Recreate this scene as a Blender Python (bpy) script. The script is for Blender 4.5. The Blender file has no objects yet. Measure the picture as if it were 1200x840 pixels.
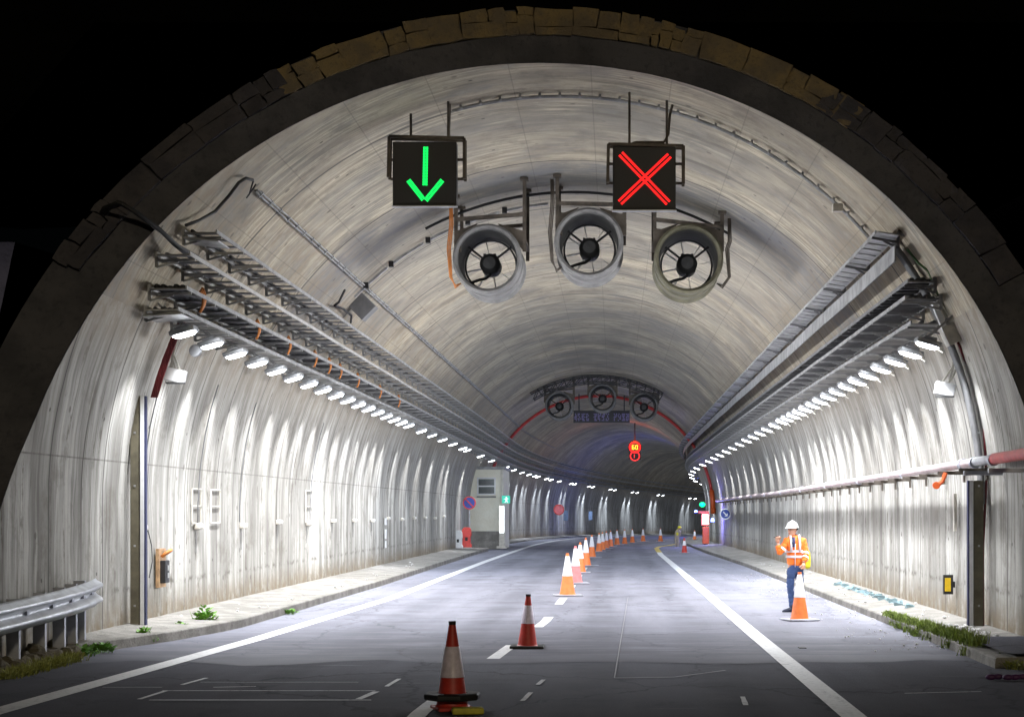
import bpy, bmesh, math, random
from mathutils import Vector, Matrix, noise
R_ = math.radians
random.seed(7)
scene = bpy.context.scene
col = scene.collection
# ------------------------------------------------------------------ camera
F = 2100.0; VX = 720.0; VY = 598.0; CX = 0.85; CZ = 1.9
cd = bpy.data.cameras.new('camera'); cam = bpy.data.objects.new('camera', cd); col.objects.link(cam)
cd.sensor_width = 36; cd.lens = F/1200*36; cd.shift_x = -(VX-600)/1200; cd.shift_y = (VY-420)/1200
cam.location = (CX, 0, CZ); cam.rotation_euler = (R_(90), 0, 0)
cd.clip_start = 0.1; cd.clip_end = 3000
scene.camera = cam
# ------------------------------------------------------------------ world, added front fill, exposure
W = bpy.data.worlds.new('World'); scene.world = W; W.use_nodes = True
wn = W.node_tree; bg = wn.nodes['Background']
sk = wn.nodes.new('ShaderNodeTexSky'); sk.sky_type = 'NISHITA'; sk.sun_disc = False
sk.sun_elevation = R_(20); sk.sun_rotation = R_(200)
wn.links.new(sk.outputs[0], bg.inputs[0]); bg.inputs[1].default_value = 0.0001
sl = bpy.data.lights.new('front_fill', 'SUN'); sl.energy = 0.30; sl.angle = R_(3); sl.color = (1, .86, .6)  # added stand-in for street lighting, brightens collar and near cones from the front
so = bpy.data.objects.new('front_fill', sl); col.objects.link(so); so.rotation_euler = (R_(72), 0, R_(14))
VS = scene.view_settings
VS.view_transform = 'Standard'; VS.look = 'None'; VS.exposure = 0.38; VS.gamma = 1
LAMP_COL = (0.93, 0.955, 1.0)
P_WALL = 370.0; P_ROAD = 390.0; LENS = 14.0
scene.cycles.sample_clamp_indirect = 4.0

# ------------------------------------------------------------------ alignment of the tunnel
def off(s): return 0.00107*max(0, s-99)**2
def drop(s): return 4.3e-5*max(0, s-60)**2
def th(s): return math.atan(2*0.00107*max(0, s-99))
def P(s, lat, h):
    a = th(s)
    return Vector((off(s)+lat*math.cos(a), s-lat*math.sin(a), h-drop(s)))
RV = 6.5; HC = 2.0
def portal_s(lat, h):
    s = 22.66+.592*(h-1.9)+.114*(lat-.85)
    if lat < 0 and h < 3: s -= .35*(3-h)
    return s
def ground(px, py, h=0.0):            # a pixel on the road -> a point of the road
    z = 20.0
    for _ in range(40): z = (CZ-h+drop(z))*F/(py-VY)
    return Vector(((px-VX)*z/F+CX, z, h-drop(z)))
def vp(px, py, r=6.40):              # a pixel on the lining -> a point at radius r of the tunnel
    z = 10.0
    while z < 120:
        x = (px-VX)*z/F+CX; h = CZ+(VY-py)*z/F
        if (abs(x) if h < HC else math.hypot(x, h-HC)) > r: break
        z += .02
    return Vector((x, z, h))
def at(px, py, z): return Vector(((px-VX)*z/F+CX, z, CZ+(VY-py)*z/F))

# ------------------------------------------------------------------ object helpers
def tag(o, label=None, cat=None, group=None, kind=None):
    if label: o['label'] = label
    if cat: o['category'] = cat
    if group: o['group'] = group
    if kind: o['kind'] = kind
    return o
def empty(name, loc, label=None, cat=None, group=None, rz=0):
    o = bpy.data.objects.new(name, None); col.objects.link(o); o.location = loc; o.rotation_euler[2] = rz
    o.empty_display_size = .2
    return tag(o, label, cat, group)
class MB:
    def __init__(s): s.v = []; s.f = []; s.uv = None
    def add(s, vs, fs):
        n = len(s.v); s.v += [Vector(v) for v in vs]; s.f += [tuple(i+n for i in f) for f in fs]
    def quad(s, a, b, c, d): s.add([a, b, c, d], [(0, 1, 2, 3)])
    def box(s, c, size, ax=None):
        c = Vector(c); hx, hy, hz = [k/2 for k in size]
        if ax is None: ax = (Vector((1,0,0)), Vector((0,1,0)), Vector((0,0,1)))
        vs = [c+ax[0]*hx*i+ax[1]*hy*j+ax[2]*hz*k for i in (-1,1) for j in (-1,1) for k in (-1,1)]
        s.add(vs, [(0,1,3,2),(4,6,7,5),(0,4,5,1),(2,3,7,6),(0,2,6,4),(1,5,7,3)])
    def bar(s, a, b, w, t=None, up=Vector((0,0,1))):
        a = Vector(a); b = Vector(b); d = b-a; L = d.length
        if L < 1e-6: return
        d.normalize()
        x = d.cross(up)
        if x.length < 1e-3: x = d.cross(Vector((0,1,0)))
        x.normalize(); z = x.cross(d).normalized()
        s.box((a+b)/2, (w, L, t or w), (x, d, z))
    def tube(s, pts, r, n=8, caps=True):
        pts = [Vector(p) for p in pts]; m = len(pts)
        rr = r if isinstance(r, (list, tuple)) else [r]*m
        prev = None; rings = []
        for i in range(m):
            d = (pts[min(i+1, m-1)]-pts[max(i-1, 0)])
            if d.length < 1e-9: d = Vector((0,0,1))
            d.normalize()
            if prev is None:
                x = d.cross(Vector((0,0,1)))
                if x.length < .1: x = d.cross(Vector((1,0,0)))
            else: x = prev-d*prev.dot(d)
            x.normalize(); prev = x; y = d.cross(x)
            rings.append([pts[i]+(x*math.cos(2*math.pi*k/n)+y*math.sin(2*math.pi*k/n))*rr[i] for k in range(n)])
        vs = [v for r_ in rings for v in r_]; fs = []
        for i in range(m-1):
            for k in range(n):
                fs.append((i*n+k, i*n+(k+1)%n, (i+1)*n+(k+1)%n, (i+1)*n+k))
        if caps: fs.append(tuple(range(n-1, -1, -1))); fs.append(tuple((m-1)*n+k for k in range(n)))
        s.add(vs, fs)
    def lathe(s, prof, c=(0,0,0), n=32, axis='z', closed=False):
        c = Vector(c); vs = []; fs = []
        for (r, h) in prof:
            for k in range(n):
                a = 2*math.pi*k/n
                if axis == 'z': vs.append(c+Vector((r*math.cos(a), r*math.sin(a), h)))
                else: vs.append(c+Vector((r*math.cos(a), h, r*math.sin(a))))
        m = len(prof)
        for i in range(m-1 if not closed else m):
            j = (i+1) % m
            for k in range(n):
                fs.append((i*n+k, i*n+(k+1)%n, j*n+(k+1)%n, j*n+k))
        s.add(vs, fs)
    def ball(s, c, r, sc=(1,1,1), seg=14, rings=9):
        prof = [(max(1e-4, math.sin(math.pi*i/rings)), -math.cos(math.pi*i/rings)) for i in range(rings+1)]
        n0 = len(s.v); s.lathe(prof, (0,0,0), seg)
        c = Vector(c)
        for i in range(n0, len(s.v)):
            v = s.v[i]; s.v[i] = c+Vector((v.x*sc[0], v.y*sc[1], v.z*sc[2]))*r
    def grid(s, rows, uvs=None):
        n = len(rows[0]); vs = [v for r in rows for v in r]
        fs = [(i*n+j, i*n+j+1, (i+1)*n+j+1, (i+1)*n+j) for i in range(len(rows)-1) for j in range(n-1)]
        s.add(vs, fs)
        if uvs: s.uv = (s.uv or [])+[u for r in uvs for u in r]
    def build(s, name, mat, parent=None, smooth=False, local=False, bevel=0, kind=None, label=None):
        vs = s.v
        if parent is not None: o0 = Vector((0,0,0)) if local else parent.location
        else:
            xs = [v.x for v in vs]; ys = [v.y for v in vs]
            o0 = Vector(((min(xs)+max(xs))/2, (min(ys)+max(ys))/2, min(v.z for v in vs)))
            if local: o0 = Vector((0,0,0))
        me = bpy.data.meshes.new(name)
        me.from_pydata([tuple(v-o0) for v in vs], [], s.f)
        if s.uv:
            ul = me.uv_layers.new(name='UVMap')
            for lp in me.loops: ul.data[lp.index].uv = s.uv[lp.vertex_index]
        if smooth:
            for p in me.polygons: p.use_smooth = True
        me.materials.append(mat)
        me.validate(); me.update()
        bm = bmesh.new(); bm.from_mesh(me); bmesh.ops.recalc_face_normals(bm, faces=bm.faces); bm.to_mesh(me); bm.free()
        if smooth == 'auto':
            me.set_sharp_from_angle(angle=R_(35))
        o = bpy.data.objects.new(name, me); col.objects.link(o)
        if parent is not None: o.parent = parent
        else: o.location = o0
        if bevel:
            b = o.modifiers.new('bevel', 'BEVEL'); b.width = bevel; b.segments = 2; b.limit_method = 'ANGLE'
        if kind: o['kind'] = kind
        if label: o['label'] = label
        return o
ONES = 'zeroth first second third fourth fifth sixth seventh eighth ninth tenth eleventh twelfth thirteenth fourteenth fifteenth sixteenth seventeenth eighteenth nineteenth'.split()
def ordinal(n):
    if n < 20: return ONES[n]
    t, u = divmod(n, 10); w = ['', '', 'twent', 'thirt', 'fort', 'fift'][t]
    return w+'ieth' if u == 0 else w+'y-'+ONES[u]
def copy_tree(o, parent=None):
    c = o.copy(); col.objects.link(c)
    if parent is not None: c.parent = parent; c.matrix_parent_inverse = o.matrix_parent_inverse.copy()
    for ch in list(o.children): copy_tree(ch, c)
    return c

# ------------------------------------------------------------------ materials
class NT:
    def __init__(s, name):
        s.m = bpy.data.materials.new(name); s.m.use_nodes = True; s.t = s.m.node_tree; s.b = s.t.nodes['Principled BSDF']
    def n(s, typ, **kw):
        nd = s.t.nodes.new(typ)
        for k, v in kw.items():
            if k.startswith('i_'): nd.inputs[int(k[2:])].default_value = v
            else: setattr(nd, k, v)
        return nd
    def l(s, a, b): s.t.links.new(a, b)
    def math(s, op, a, b=None, c=None, clamp=False):
        nd = s.n('ShaderNodeMath', operation=op, use_clamp=clamp)
        for i, x in enumerate((a, b, c)):
            if x is None: continue
            if isinstance(x, (int, float)): nd.inputs[i].default_value = x
            else: s.l(x, nd.inputs[i])
        return nd.outputs[0]
    def comb(s, x, y, z=0.0):
        nd = s.n('ShaderNodeCombineXYZ')
        for i, v in enumerate((x, y, z)):
            if isinstance(v, (int, float)): nd.inputs[i].default_value = v
            else: s.l(v, nd.inputs[i])
        return nd.outputs[0]
    def noise(s, vec, scale=1, detail=4, rough=.55, dist=0):
        nd = s.n('ShaderNodeTexNoise'); nd.inputs['Scale'].default_value = scale; nd.inputs['Detail'].default_value = detail
        nd.inputs['Roughness'].default_value = rough; nd.inputs['Distortion'].default_value = dist
        if vec is not None: s.l(vec, nd.inputs['Vector'])
        return nd.outputs[0]
    def ramp(s, f, a, b):       # smooth 0..1 between a and b
        nd = s.n('ShaderNodeMapRange', interpolation_type='SMOOTHSTEP'); s.l(f, nd.inputs[0])
        nd.inputs[1].default_value = a; nd.inputs[2].default_value = b
        return nd.outputs[0]
    def mix(s, f, a, b, mode='MIX'):
        nd = s.n('ShaderNodeMix', data_type='RGBA', blend_type=mode)
        for i, x in ((0, f), (6, a), (7, b)):
            if isinstance(x, (int, float)): nd.inputs[i].default_value = x
            elif isinstance(x, tuple): nd.inputs[i].default_value = x if len(x) == 4 else (*x, 1)
            else: s.l(x, nd.inputs[i])
        return nd.outputs[2]
    def bump(s, h, strength=.5, dist=.02):
        nd = s.n('ShaderNodeBump'); nd.inputs['Strength'].default_value = strength; nd.inputs['Distance'].default_value = dist
        s.l(h, nd.inputs['Height']); s.l(nd.outputs[0], s.b.inputs['Normal'])
def simple(name, c, rough=.6, metal=0, var=.25, scale=6, emit=0, bump=0):
    t = NT(name); t.b.inputs['Roughness'].default_value = rough; t.b.inputs['Metallic'].default_value = metal
    tc = t.n('ShaderNodeTexCoord').outputs['Object']
    f = t.noise(tc, scale, 5, .6)
    f = t.ramp(f, .3, .7)
    c2 = tuple(k*(1-var) for k in c)
    t.l(t.mix(f, c2, c), t.b.inputs['Base Color'])
    if bump: t.bump(t.noise(tc, scale*4, 4, .6), bump, .01)
    if emit: t.b.inputs['Emission Color'].default_value = (*c, 1); t.b.inputs['Emission Strength'].default_value = emit
    return t.m
def emitter(name, c, st):
    t = NT(name); t.b.inputs['Base Color'].default_value = (*[k*.3 for k in c], 1); t.b.inputs['Emission Color'].default_value = (*c, 1)
    t.b.inputs['Emission Strength'].default_value = st
    return t.m

PI = math.pi
ARC = HC+.1          # u where the arc starts
TOT = 2*ARC+PI*RV
def concrete(name, wall):
    t = NT(name)
    uv = t.n('ShaderNodeUVMap').outputs[0]; sp = t.n('ShaderNodeSeparateXYZ'); t.l(uv, sp.inputs[0]); u, v = sp.outputs[0], sp.outputs[1]
    # u across the tunnel, v along it; fold u so both walls read the same: uh = distance from the floor
    uf = t.math('MINIMUM', u, t.math('SUBTRACT', TOT, u))
    hgt = t.math('SUBTRACT', uf, .1)
    wob = t.math('MULTIPLY', t.math('SUBTRACT', t.noise(t.comb(t.math('MULTIPLY', u, .6), t.math('MULTIPLY', v, .6)), 1, 3), .5), .35 if wall else .06)
    vw = t.math('ADD', v, wob)
    fine = t.noise(t.comb(t.math('MULTIPLY', u, .30 if wall else .8), t.math('MULTIPLY', vw, 9.0)), 1, 6, .65)
    mid = t.noise(t.comb(t.math('MULTIPLY', u, .25 if wall else .6), t.math('MULTIPLY', vw, 2.2)), 1, 5, .6)
    big = t.noise(t.comb(t.math('MULTIPLY', u, .35), t.math('MULTIPLY', v, .45), 7.3), 1, 4, .55)
    spot = t.noise(t.comb(u, v, 3.1), 3.2, 6, .7)
    def cell(per, seed):
        w = t.n('ShaderNodeTexWhiteNoise', noise_dimensions='2D'); t.l(t.comb(t.math('FLOOR', t.math('ADD', t.math('DIVIDE', t.math('ADD', v, t.math('MULTIPLY', wob, .05)), per), .5)), seed), w.inputs['Vector']); return w.outputs[0]
    grain = t.noise(t.comb(u, v, 1.1), 22, 4, .7)
    if wall:
        base = t.mix(t.ramp(mid, .35, .65), (.26, .25, .23), (.57, .555, .515))
        base = t.mix(t.math('MULTIPLY', t.ramp(fine, .5, .66), .75), base, (.17, .16, .145))
        base = t.mix(t.math('MULTIPLY', t.ramp(big, .5, .7), .45), base, (.27, .265, .25))
        # run-off streaks: hanging from random points
        run = t.ramp(t.noise(t.comb(t.math('MULTIPLY', u, .1), t.math('MULTIPLY', v, 3.1), 9), 1, 3, .7), .60, .72)
        base = t.mix(t.math('MULTIPLY', run, .9), base, (.085, .078, .068))
        whi = t.ramp(t.noise(t.comb(t.math('MULTIPLY', u, .3), t.math('MULTIPLY', vw, 5.1), 4), 1, 4, .7), .58, .68)
        base = t.mix(t.math('MULTIPLY', whi, .55), base, (.66, .64, .59))
        base = t.mix(t.math('MULTIPLY', t.math('MULTIPLY', cell(2.45, 1.0), t.ramp(big, .3, .6)), .55), base, (.20, .185, .16))
        drip = t.math('MULTIPLY', t.ramp(t.noise(t.comb(t.math('MULTIPLY', u, .5), t.math('MULTIPLY', v, 4.3), 17), 1, 4, .7), .55, .66), t.ramp(spot, .4, .6))
        base = t.mix(t.math('MULTIPLY', drip, .8), base, (.10, .085, .065))
        mot = t.noise(t.comb(u, v, 43), 1.4, 7, .72)
        base = t.mix(t.math('MULTIPLY', t.ramp(mot, .50, .68), .5), base, (.15, .135, .11))
        # damp, rusty foot of the wall
        lowe = t.math('ADD', .72, t.math('MULTIPLY', t.math('SUBTRACT', t.noise(t.comb(0.0, v, 2), 2.0, 4, .7), .5), .3))
        d = t.math('ABSOLUTE', t.math('SUBTRACT', hgt, lowe))
        ln = t.math('SUBTRACT', 1, t.ramp(d, .0, .07))
        base = t.mix(t.math('MULTIPLY', t.math('MULTIPLY', ln, t.ramp(spot, .45, .62)), .7), base, (.09, .08, .065))
        foot = t.math('SUBTRACT', 1, t.ramp(hgt, .12, .75))
        base = t.mix(t.math('MULTIPLY', foot, t.ramp(spot, .25, .6)), base, (.22, .175, .12))
        base = t.mix(t.math('MULTIPLY', t.ramp(hgt, 3.6, 5.1), .75), base, (.40, .355, .29))
        # pour joint at 2.6 m, cracked with age
        jd = t.math('ABSOLUTE', t.math('SUBTRACT', hgt, 2.62)); jl = t.math('SUBTRACT', 1, t.ramp(jd, .004, .018))
        base = t.mix(t.math('MULTIPLY', jl, t.ramp(spot, .0, .9)), base, (.12, .11, .10))
        up = t.math('MULTIPLY', t.ramp(hgt, 3.9, 5.0), t.ramp(spot, .42, .62))
        base = t.mix(t.math('MULTIPLY', up, .7), base, (.27, .22, .16))
    else:
        mot0 = t.noise(t.comb(t.math('MULTIPLY', u, .8), v, 51), .9, 8, .68)
        base = t.mix(t.math('ADD', t.math('MULTIPLY', t.ramp(mid, .30, .70), .45), t.math('MULTIPLY', t.ramp(mot0, .35, .65), .55)), (.26, .225, .175), (.57, .50, .385))
        base = t.mix(t.math('MULTIPLY', t.ramp(big, .44, .62), .65), base, (.24, .228, .205))
        base = t.mix(t.math('MULTIPLY', t.ramp(fine, .5, .72), .28), base, (.22, .20, .17))
        blot = t.noise(t.comb(t.math('MULTIPLY', u, .7), t.math('MULTIPLY', v, 1.1), 21), 1, 6, .7)
        base = t.mix(t.math('MULTIPLY', t.ramp(blot, .5, .66), .6), base, (.24, .235, .225))
        lim = t.math('MULTIPLY', t.ramp(t.noise(t.comb(t.math('MULTIPLY', u, .5), t.math('MULTIPLY', v, .5), 12.7), 1, 3), .44, .58),
                     t.ramp(t.noise(t.comb(t.math('MULTIPLY', u, .55), t.math('MULTIPLY', vw, 7.0), 5), 1, 5, .75), .46, .60))
        base = t.mix(t.math('MULTIPLY', lim, .6), base, (.82, .72, .53))
        run = t.ramp(t.noise(t.comb(t.math('MULTIPLY', u, .18), t.math('MULTIPLY', v, 1.3), 9), 1, 4, .7), .57, .70)
        base = t.mix(t.math('MULTIPLY', run, .7), base, (.12, .108, .092))
        mot = t.noise(t.comb(u, v, 41), 1.6, 7, .72)
        base = t.mix(t.math('MULTIPLY', t.ramp(mot, .50, .68), .5), base, (.16, .145, .12))
        base = t.mix(t.math('MULTIPLY', t.ramp(mot, .46, .30), .35), base, (.56, .52, .44))
        base = t.mix(t.math('MULTIPLY', cell(2.6, 5.0), .45), base, (.25, .24, .22))
        band = t.math('MULTIPLY', t.ramp(v, 33.5, 34.3), t.math('SUBTRACT', 1, t.ramp(v, 35.5, 39.0)))
        base = t.mix(t.math('MULTIPLY', band, t.ramp(blot, .2, .7)), base, (.20, .20, .205))
        sm = t.math('MULTIPLY', t.math('ABSOLUTE', t.math('SUBTRACT', t.math('FRACT', t.math('DIVIDE', u, 1.22)), .5)), 1.22)
        base = t.mix(t.math('MULTIPLY', t.math('SUBTRACT', 1, t.ramp(sm, .004, .014)), .35), base, (.13, .12, .11))
        tan = t.math('MULTIPLY', t.math('SUBTRACT', 1, t.ramp(uf, 6.2, 9.0)), t.ramp(spot, .4, .65))
        base = t.mix(t.math('MULTIPLY', tan, .5), base, (.33, .25, .17))
    # formwork joints along v
    for per, w, k in ((2.45, .016, .9), (.61, .004, .4)) if wall else ((5.2, .03, .9), (1.3, .008, .5)):
        fr = t.math('FRACT', t.math('DIVIDE', t.math('ADD', v, t.math('MULTIPLY', wob, .05)), per))
        fd = t.math('MULTIPLY', t.math('ABSOLUTE', t.math('SUBTRACT', fr, .5)), per)
        jl = t.math('SUBTRACT', 1, t.ramp(fd, w*.6, w*2.0))
        base = t.mix(t.math('MULTIPLY', jl, k), base, (.10, .095, .09))
    base = t.mix(t.math('MULTIPLY', t.ramp(grain, .55, .75), .3), base, (.14, .13, .12))
    pit = t.n('ShaderNodeTexVoronoi'); pit.inputs['Scale'].default_value = 1.5; t.l(t.comb(u, v), pit.inputs['Vector'])
    pd = t.math('SUBTRACT', 1, t.ramp(pit.outputs[0], .05, .10))
    base = t.mix(t.math('MULTIPLY', pd, .6), base, (.10, .09, .08))
    t.l(base, t.b.inputs['Base Color']); t.b.inputs['Roughness'].default_value = .82
    t.l(t.math('ADD', .72, t.math('MULTIPLY', mid, .25)), t.b.inputs['Roughness']); t.b.inputs['Specular IOR Level'].default_value = .12
    hh = t.math('ADD', t.math('MULTIPLY', mid, 1.2), t.math('ADD', t.math('MULTIPLY', fine, .55), t.math('MULTIPLY', grain, .15)))
    fr = t.math('FRACT', t.math('DIVIDE', v, .61)); st_ = t.math('MULTIPLY', t.math('ABSOLUTE', t.math('SUBTRACT', fr, .5)), .8)
    hh = t.math('ADD', hh, st_)
    for hv, hu, rr_ in ((2.45, 1.1, .035),) if wall else ((2.6, 1.22, .04),):
        fx = t.math('MULTIPLY', t.math('SUBTRACT', t.math('FRACT', t.math('ADD', t.math('DIVIDE', v, hv), .12)), .5), hv); fy = t.math('MULTIPLY', t.math('SUBTRACT', t.math('FRACT', t.math('DIVIDE', u, hu*2)), .5), hu*2)
        dd = t.math('SQRT', t.math('ADD', t.math('MULTIPLY', fx, fx), t.math('MULTIPLY', fy, fy)))
        hole = t.math('SUBTRACT', 1, t.ramp(dd, rr_*.6, rr_)); base = t.mix(t.math('MULTIPLY', hole, .75), base, (.06,.055,.05)); t.l(base, t.b.inputs['Base Color'])
    t.bump(hh, .5 if wall else .16, .03)
    return t.m
M = {}
M['wall'] = concrete('wall_concrete', True)
M['vault'] = concrete('vault_concrete', False)
def asphalt(name, c1, c2, light=(.3,.3,.3), rgh=.62):
    t = NT(name); g = t.n('ShaderNodeNewGeometry').outputs['Position']
    sp = t.n('ShaderNodeSeparateXYZ'); t.l(g, sp.inputs[0]); x, y = sp.outputs[0], sp.outputs[1]
    a = t.noise(t.comb(t.math('MULTIPLY', x, .9), t.math('MULTIPLY', y, .12)), 1, 5, .6)
    b = t.noise(t.comb(t.math('MULTIPLY', x, .5), t.math('MULTIPLY', y, .9), 4), 1, 6, .65)
    s = t.noise(g, 55, 3, .8)
    base = t.mix(t.ramp(a, .35, .65), c1, c2)
    base = t.mix(t.math('MULTIPLY', t.ramp(b, .5, .72), .5), base, tuple(k*.6 for k in c1))
    cr = t.noise(t.comb(t.math('MULTIPLY', x, .25), t.math('MULTIPLY', y, 2.6), 9), 1, 6, .75)
    base = t.mix(t.math('MULTIPLY', t.ramp(cr, .62, .70), .55), base, light)
    base = t.mix(t.math('MULTIPLY', t.ramp(s, .52, .72), .6), base, light)
    oil = t.math('MULTIPLY', t.ramp(t.noise(t.comb(t.math('MULTIPLY', x, 1.3), t.math('MULTIPLY', y, .7), 77), 1, 5, .7), .58, .70), .5)
    base = t.mix(oil, base, tuple(k*.5 for k in c1))
    base = t.mix(t.math('MULTIPLY', t.ramp(s, .45, .25), .45), base, tuple(k*.4 for k in c1))
    for cx in (-2.95, -1.35, .55, 2.1):
        tr = t.math('SUBTRACT', 1, t.ramp(t.math('ABSOLUTE', t.math('SUBTRACT', t.math('ADD', x, t.math('MULTIPLY', a, .4)), cx+.2)), .10, .42))
        base = t.mix(t.math('MULTIPLY', tr, t.math('MULTIPLY', t.ramp(b, .3, .6), .45)), base, tuple(k*.55 for k in c1))
    if rgh < .8:
        joint_tone = t.math('MAXIMUM', t.math('SUBTRACT', 1, t.ramp(y, 22.2, 26.0)), t.math('MULTIPLY', t.math('SUBTRACT', 1, t.ramp(y, 24.0, 34)), t.ramp(t.noise(t.comb(t.math('MULTIPLY', x, .35), t.math('MULTIPLY', y, 1.4), 31), 1, 6, .7), .15, .6)))  # base colour turns darker towards the portal joint
        base = t.mix(t.math('MULTIPLY', joint_tone, .95), base, (.088,.089,.108))
    wv = t.n('ShaderNodeTexVoronoi', feature='DISTANCE_TO_EDGE'); wv.inputs['Scale'].default_value = .35
    t.l(t.comb(t.math('ADD', x, t.math('MULTIPLY', b, 1.2)), t.math('ADD', t.math('MULTIPLY', y, .5), t.math('MULTIPLY', a, 1.5))), wv.inputs['Vector'])
    ck = t.math('SUBTRACT', 1, t.ramp(wv.outputs[0], .002, .008))
    base = t.mix(t.math('MULTIPLY', ck, .5), base, tuple(k*.35 for k in c1))
    t.l(base, t.b.inputs['Base Color'])
    t.l(t.math('ADD', rgh, t.math('MULTIPLY', b, .25)), t.b.inputs['Roughness'])
    t.b.inputs['Specular IOR Level'].default_value = .2
    t.bump(t.math('ADD', s, t.math('MULTIPLY', ck, -1)), .5, .006)
    return t.m
M['road'] = asphalt('road_asphalt', (.18,.18,.215), (.25,.25,.297), (.42,.42,.465))
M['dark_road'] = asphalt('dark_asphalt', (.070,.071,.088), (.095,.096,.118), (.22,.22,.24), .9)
def stonemat(name, a, b, c, sc=1.5, mort=True):
    t = NT(name); g = t.n('ShaderNodeNewGeometry').outputs['Position']
    f = t.noise(g, sc, 5, .6); f2 = t.noise(g, sc*9, 5, .7)
    base = t.mix(t.ramp(f, .38, .62), a, b); base = t.mix(t.math('MULTIPLY', t.ramp(f2, .5, .72), .6), base, c)
    t.l(base, t.b.inputs['Base Color']); t.b.inputs['Roughness'].default_value = .9; t.b.inputs['Specular IOR Level'].default_value = 0 if 'hill' in name else .2
    t.bump(t.math('ADD', f2, t.math('MULTIPLY', f, 2)), .7, .04)
    return t.m
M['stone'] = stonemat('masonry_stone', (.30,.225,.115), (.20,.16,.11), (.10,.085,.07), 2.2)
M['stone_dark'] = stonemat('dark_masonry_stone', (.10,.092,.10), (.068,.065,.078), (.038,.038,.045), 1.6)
M['collar'] = stonemat('collar_concrete', (.075,.074,.085), (.115,.112,.125), (.045,.045,.055), 1.1)
M['rock'] = stonemat('shotcrete_rock', (.13,.135,.24), (.19,.195,.32), (.07,.07,.12), .8)
M['soil'] = stonemat('soil', (.10,.085,.06), (.16,.14,.10), (.05,.045,.035), 2.5)
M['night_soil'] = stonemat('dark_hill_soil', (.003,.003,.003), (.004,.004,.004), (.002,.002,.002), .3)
M['pave'] = stonemat('pavement_concrete', (.20,.19,.17), (.29,.275,.25), (.12,.11,.10), 2.2)
M['paint'] = None
def paint(name, c, worn=.5):
    t = NT(name); g = t.n('ShaderNodeNewGeometry').outputs['Position']
    sp = t.n('ShaderNodeSeparateXYZ'); t.l(g, sp.inputs[0])
    f = t.noise(g, 14, 6, .75); f2 = t.noise(t.comb(t.math('MULTIPLY', sp.outputs[0], 6), t.math('MULTIPLY', sp.outputs[1], 1.2)), 1, 5, .7)
    base = t.mix(t.math('MULTIPLY', t.ramp(f, .52, .68), worn), c, (.12,.12,.13))
    base = t.mix(t.math('MULTIPLY', t.ramp(f2, .52, .72), worn*.8), base, (.25,.25,.26))
    t.l(base, t.b.inputs['Base Color']); t.b.inputs['Roughness'].default_value = .6
    t.bump(f, .3, .003)
    return t.m
M['paint'] = paint('line_paint', (.76,.76,.76), .5)
M['paint_worn'] = paint('worn_line_paint', (.6,.6,.62), .9)
M['mark'] = paint('faint_mark_paint', (.30,.30,.32), .9)
M['paint_yellow'] = paint('yellow_line_paint', (.65,.5,.08), .4)
M['galv'] = simple('galvanised_steel', (.52,.53,.55), .42, .75, .35, 5, bump=.2)
M['tray'] = simple('tray_steel', (.42,.42,.42), .55, .05, .45, 3)
M['traydark'] = simple('dark_tray_steel', (.20,.20,.205), .6, .0, .4, 3)
M['traylight'] = simple('light_tray_panel', (.55,.54,.52), .6, .0, .35, 2)
M['rail'] = simple('guard_rail_steel', (.62,.64,.68), .38, .55, .3, 4, bump=.15)
M['railpost'] = simple('guard_rail_post_steel', (.50,.51,.58), .55, .2, .3, 4)
M['black'] = simple('black_rubber', (.02,.02,.022), .6, 0, .3, 8)
M['blackmetal'] = simple('black_metal', (.03,.03,.032), .5, .3, .3, 8)
M['brown'] = simple('rusty_frame_steel', (.12,.10,.08), .6, .4, .5, 6)
M['fan'] = simple('fan_housing_paint', (.19,.185,.18), .65, .1, .45, 3)
M['fan_olive'] = simple('olive_fan_housing_paint', (.13,.12,.075), .65, .1, .5, 3)
M['fan_dark'] = simple('dark_fan_interior', (.05,.05,.05), .6, .2, .3, 6)
M['blade'] = simple('fan_blade_metal', (.70,.70,.70), .5, .2, .2, 6)
M['orange_cable'] = simple('orange_cable_sheath', (.62,.22,.05), .6, 0, .3, 6)
M['red'] = simple('red_paint', (.60,.045,.035), .45, 0, .3, 6)
M['redcable'] = simple('dark_red_cable', (.20,.025,.03), .5, 0, .4, 5)
M['pipe'] = simple('faded_pink_pipe_paint', (.62,.50,.50), .45, .1, .3, 3)
M['white'] = simple('white_enamel', (.78,.78,.78), .5, 0, .12, 6)
M['offwhite'] = simple('aged_white_plastic', (.66,.62,.54), .55, 0, .25, 8)
M['olive_post'] = simple('olive_duct_metal', (.18,.16,.11), .55, .2, .45, 3)
M['lamp_body'] = simple('lamp_housing', (.42,.43,.45), .45, .4, .2, 6)
M['lens'] = emitter('lamp_lens', (.90,.96,1.0), LENS)
_t = M['lens'].node_tree; _oi = _t.nodes.new('ShaderNodeObjectInfo'); _mr = _t.nodes.new('ShaderNodeMapRange'); _mr.inputs[3].default_value = LENS*.35; _mr.inputs[4].default_value = LENS*1.3
_t.links.new(_oi.outputs['Random'], _mr.inputs[0]); _t.links.new(_mr.outputs[0], _t.nodes['Principled BSDF'].inputs['Emission Strength'])
M['cone_red'] = simple('red_cone_rubber', (.62,.05,.035), .5, 0, .25, 9)
M['cone_orange'] = simple('orange_cone_rubber', (.90,.22,.05), .5, 0, .18, 9)  # same cone type as the red ones, bright light put into the colour
M['cone_pink'] = simple('overexposed_cone_rubber', (.80,.20,.20), .5, 0, .18, 9)  # same cone type again, paled by overexposure put into the colour
M['sleeve'] = simple('reflective_sleeve', (.86,.85,.88), .28, 0, .10, 10)
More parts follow.
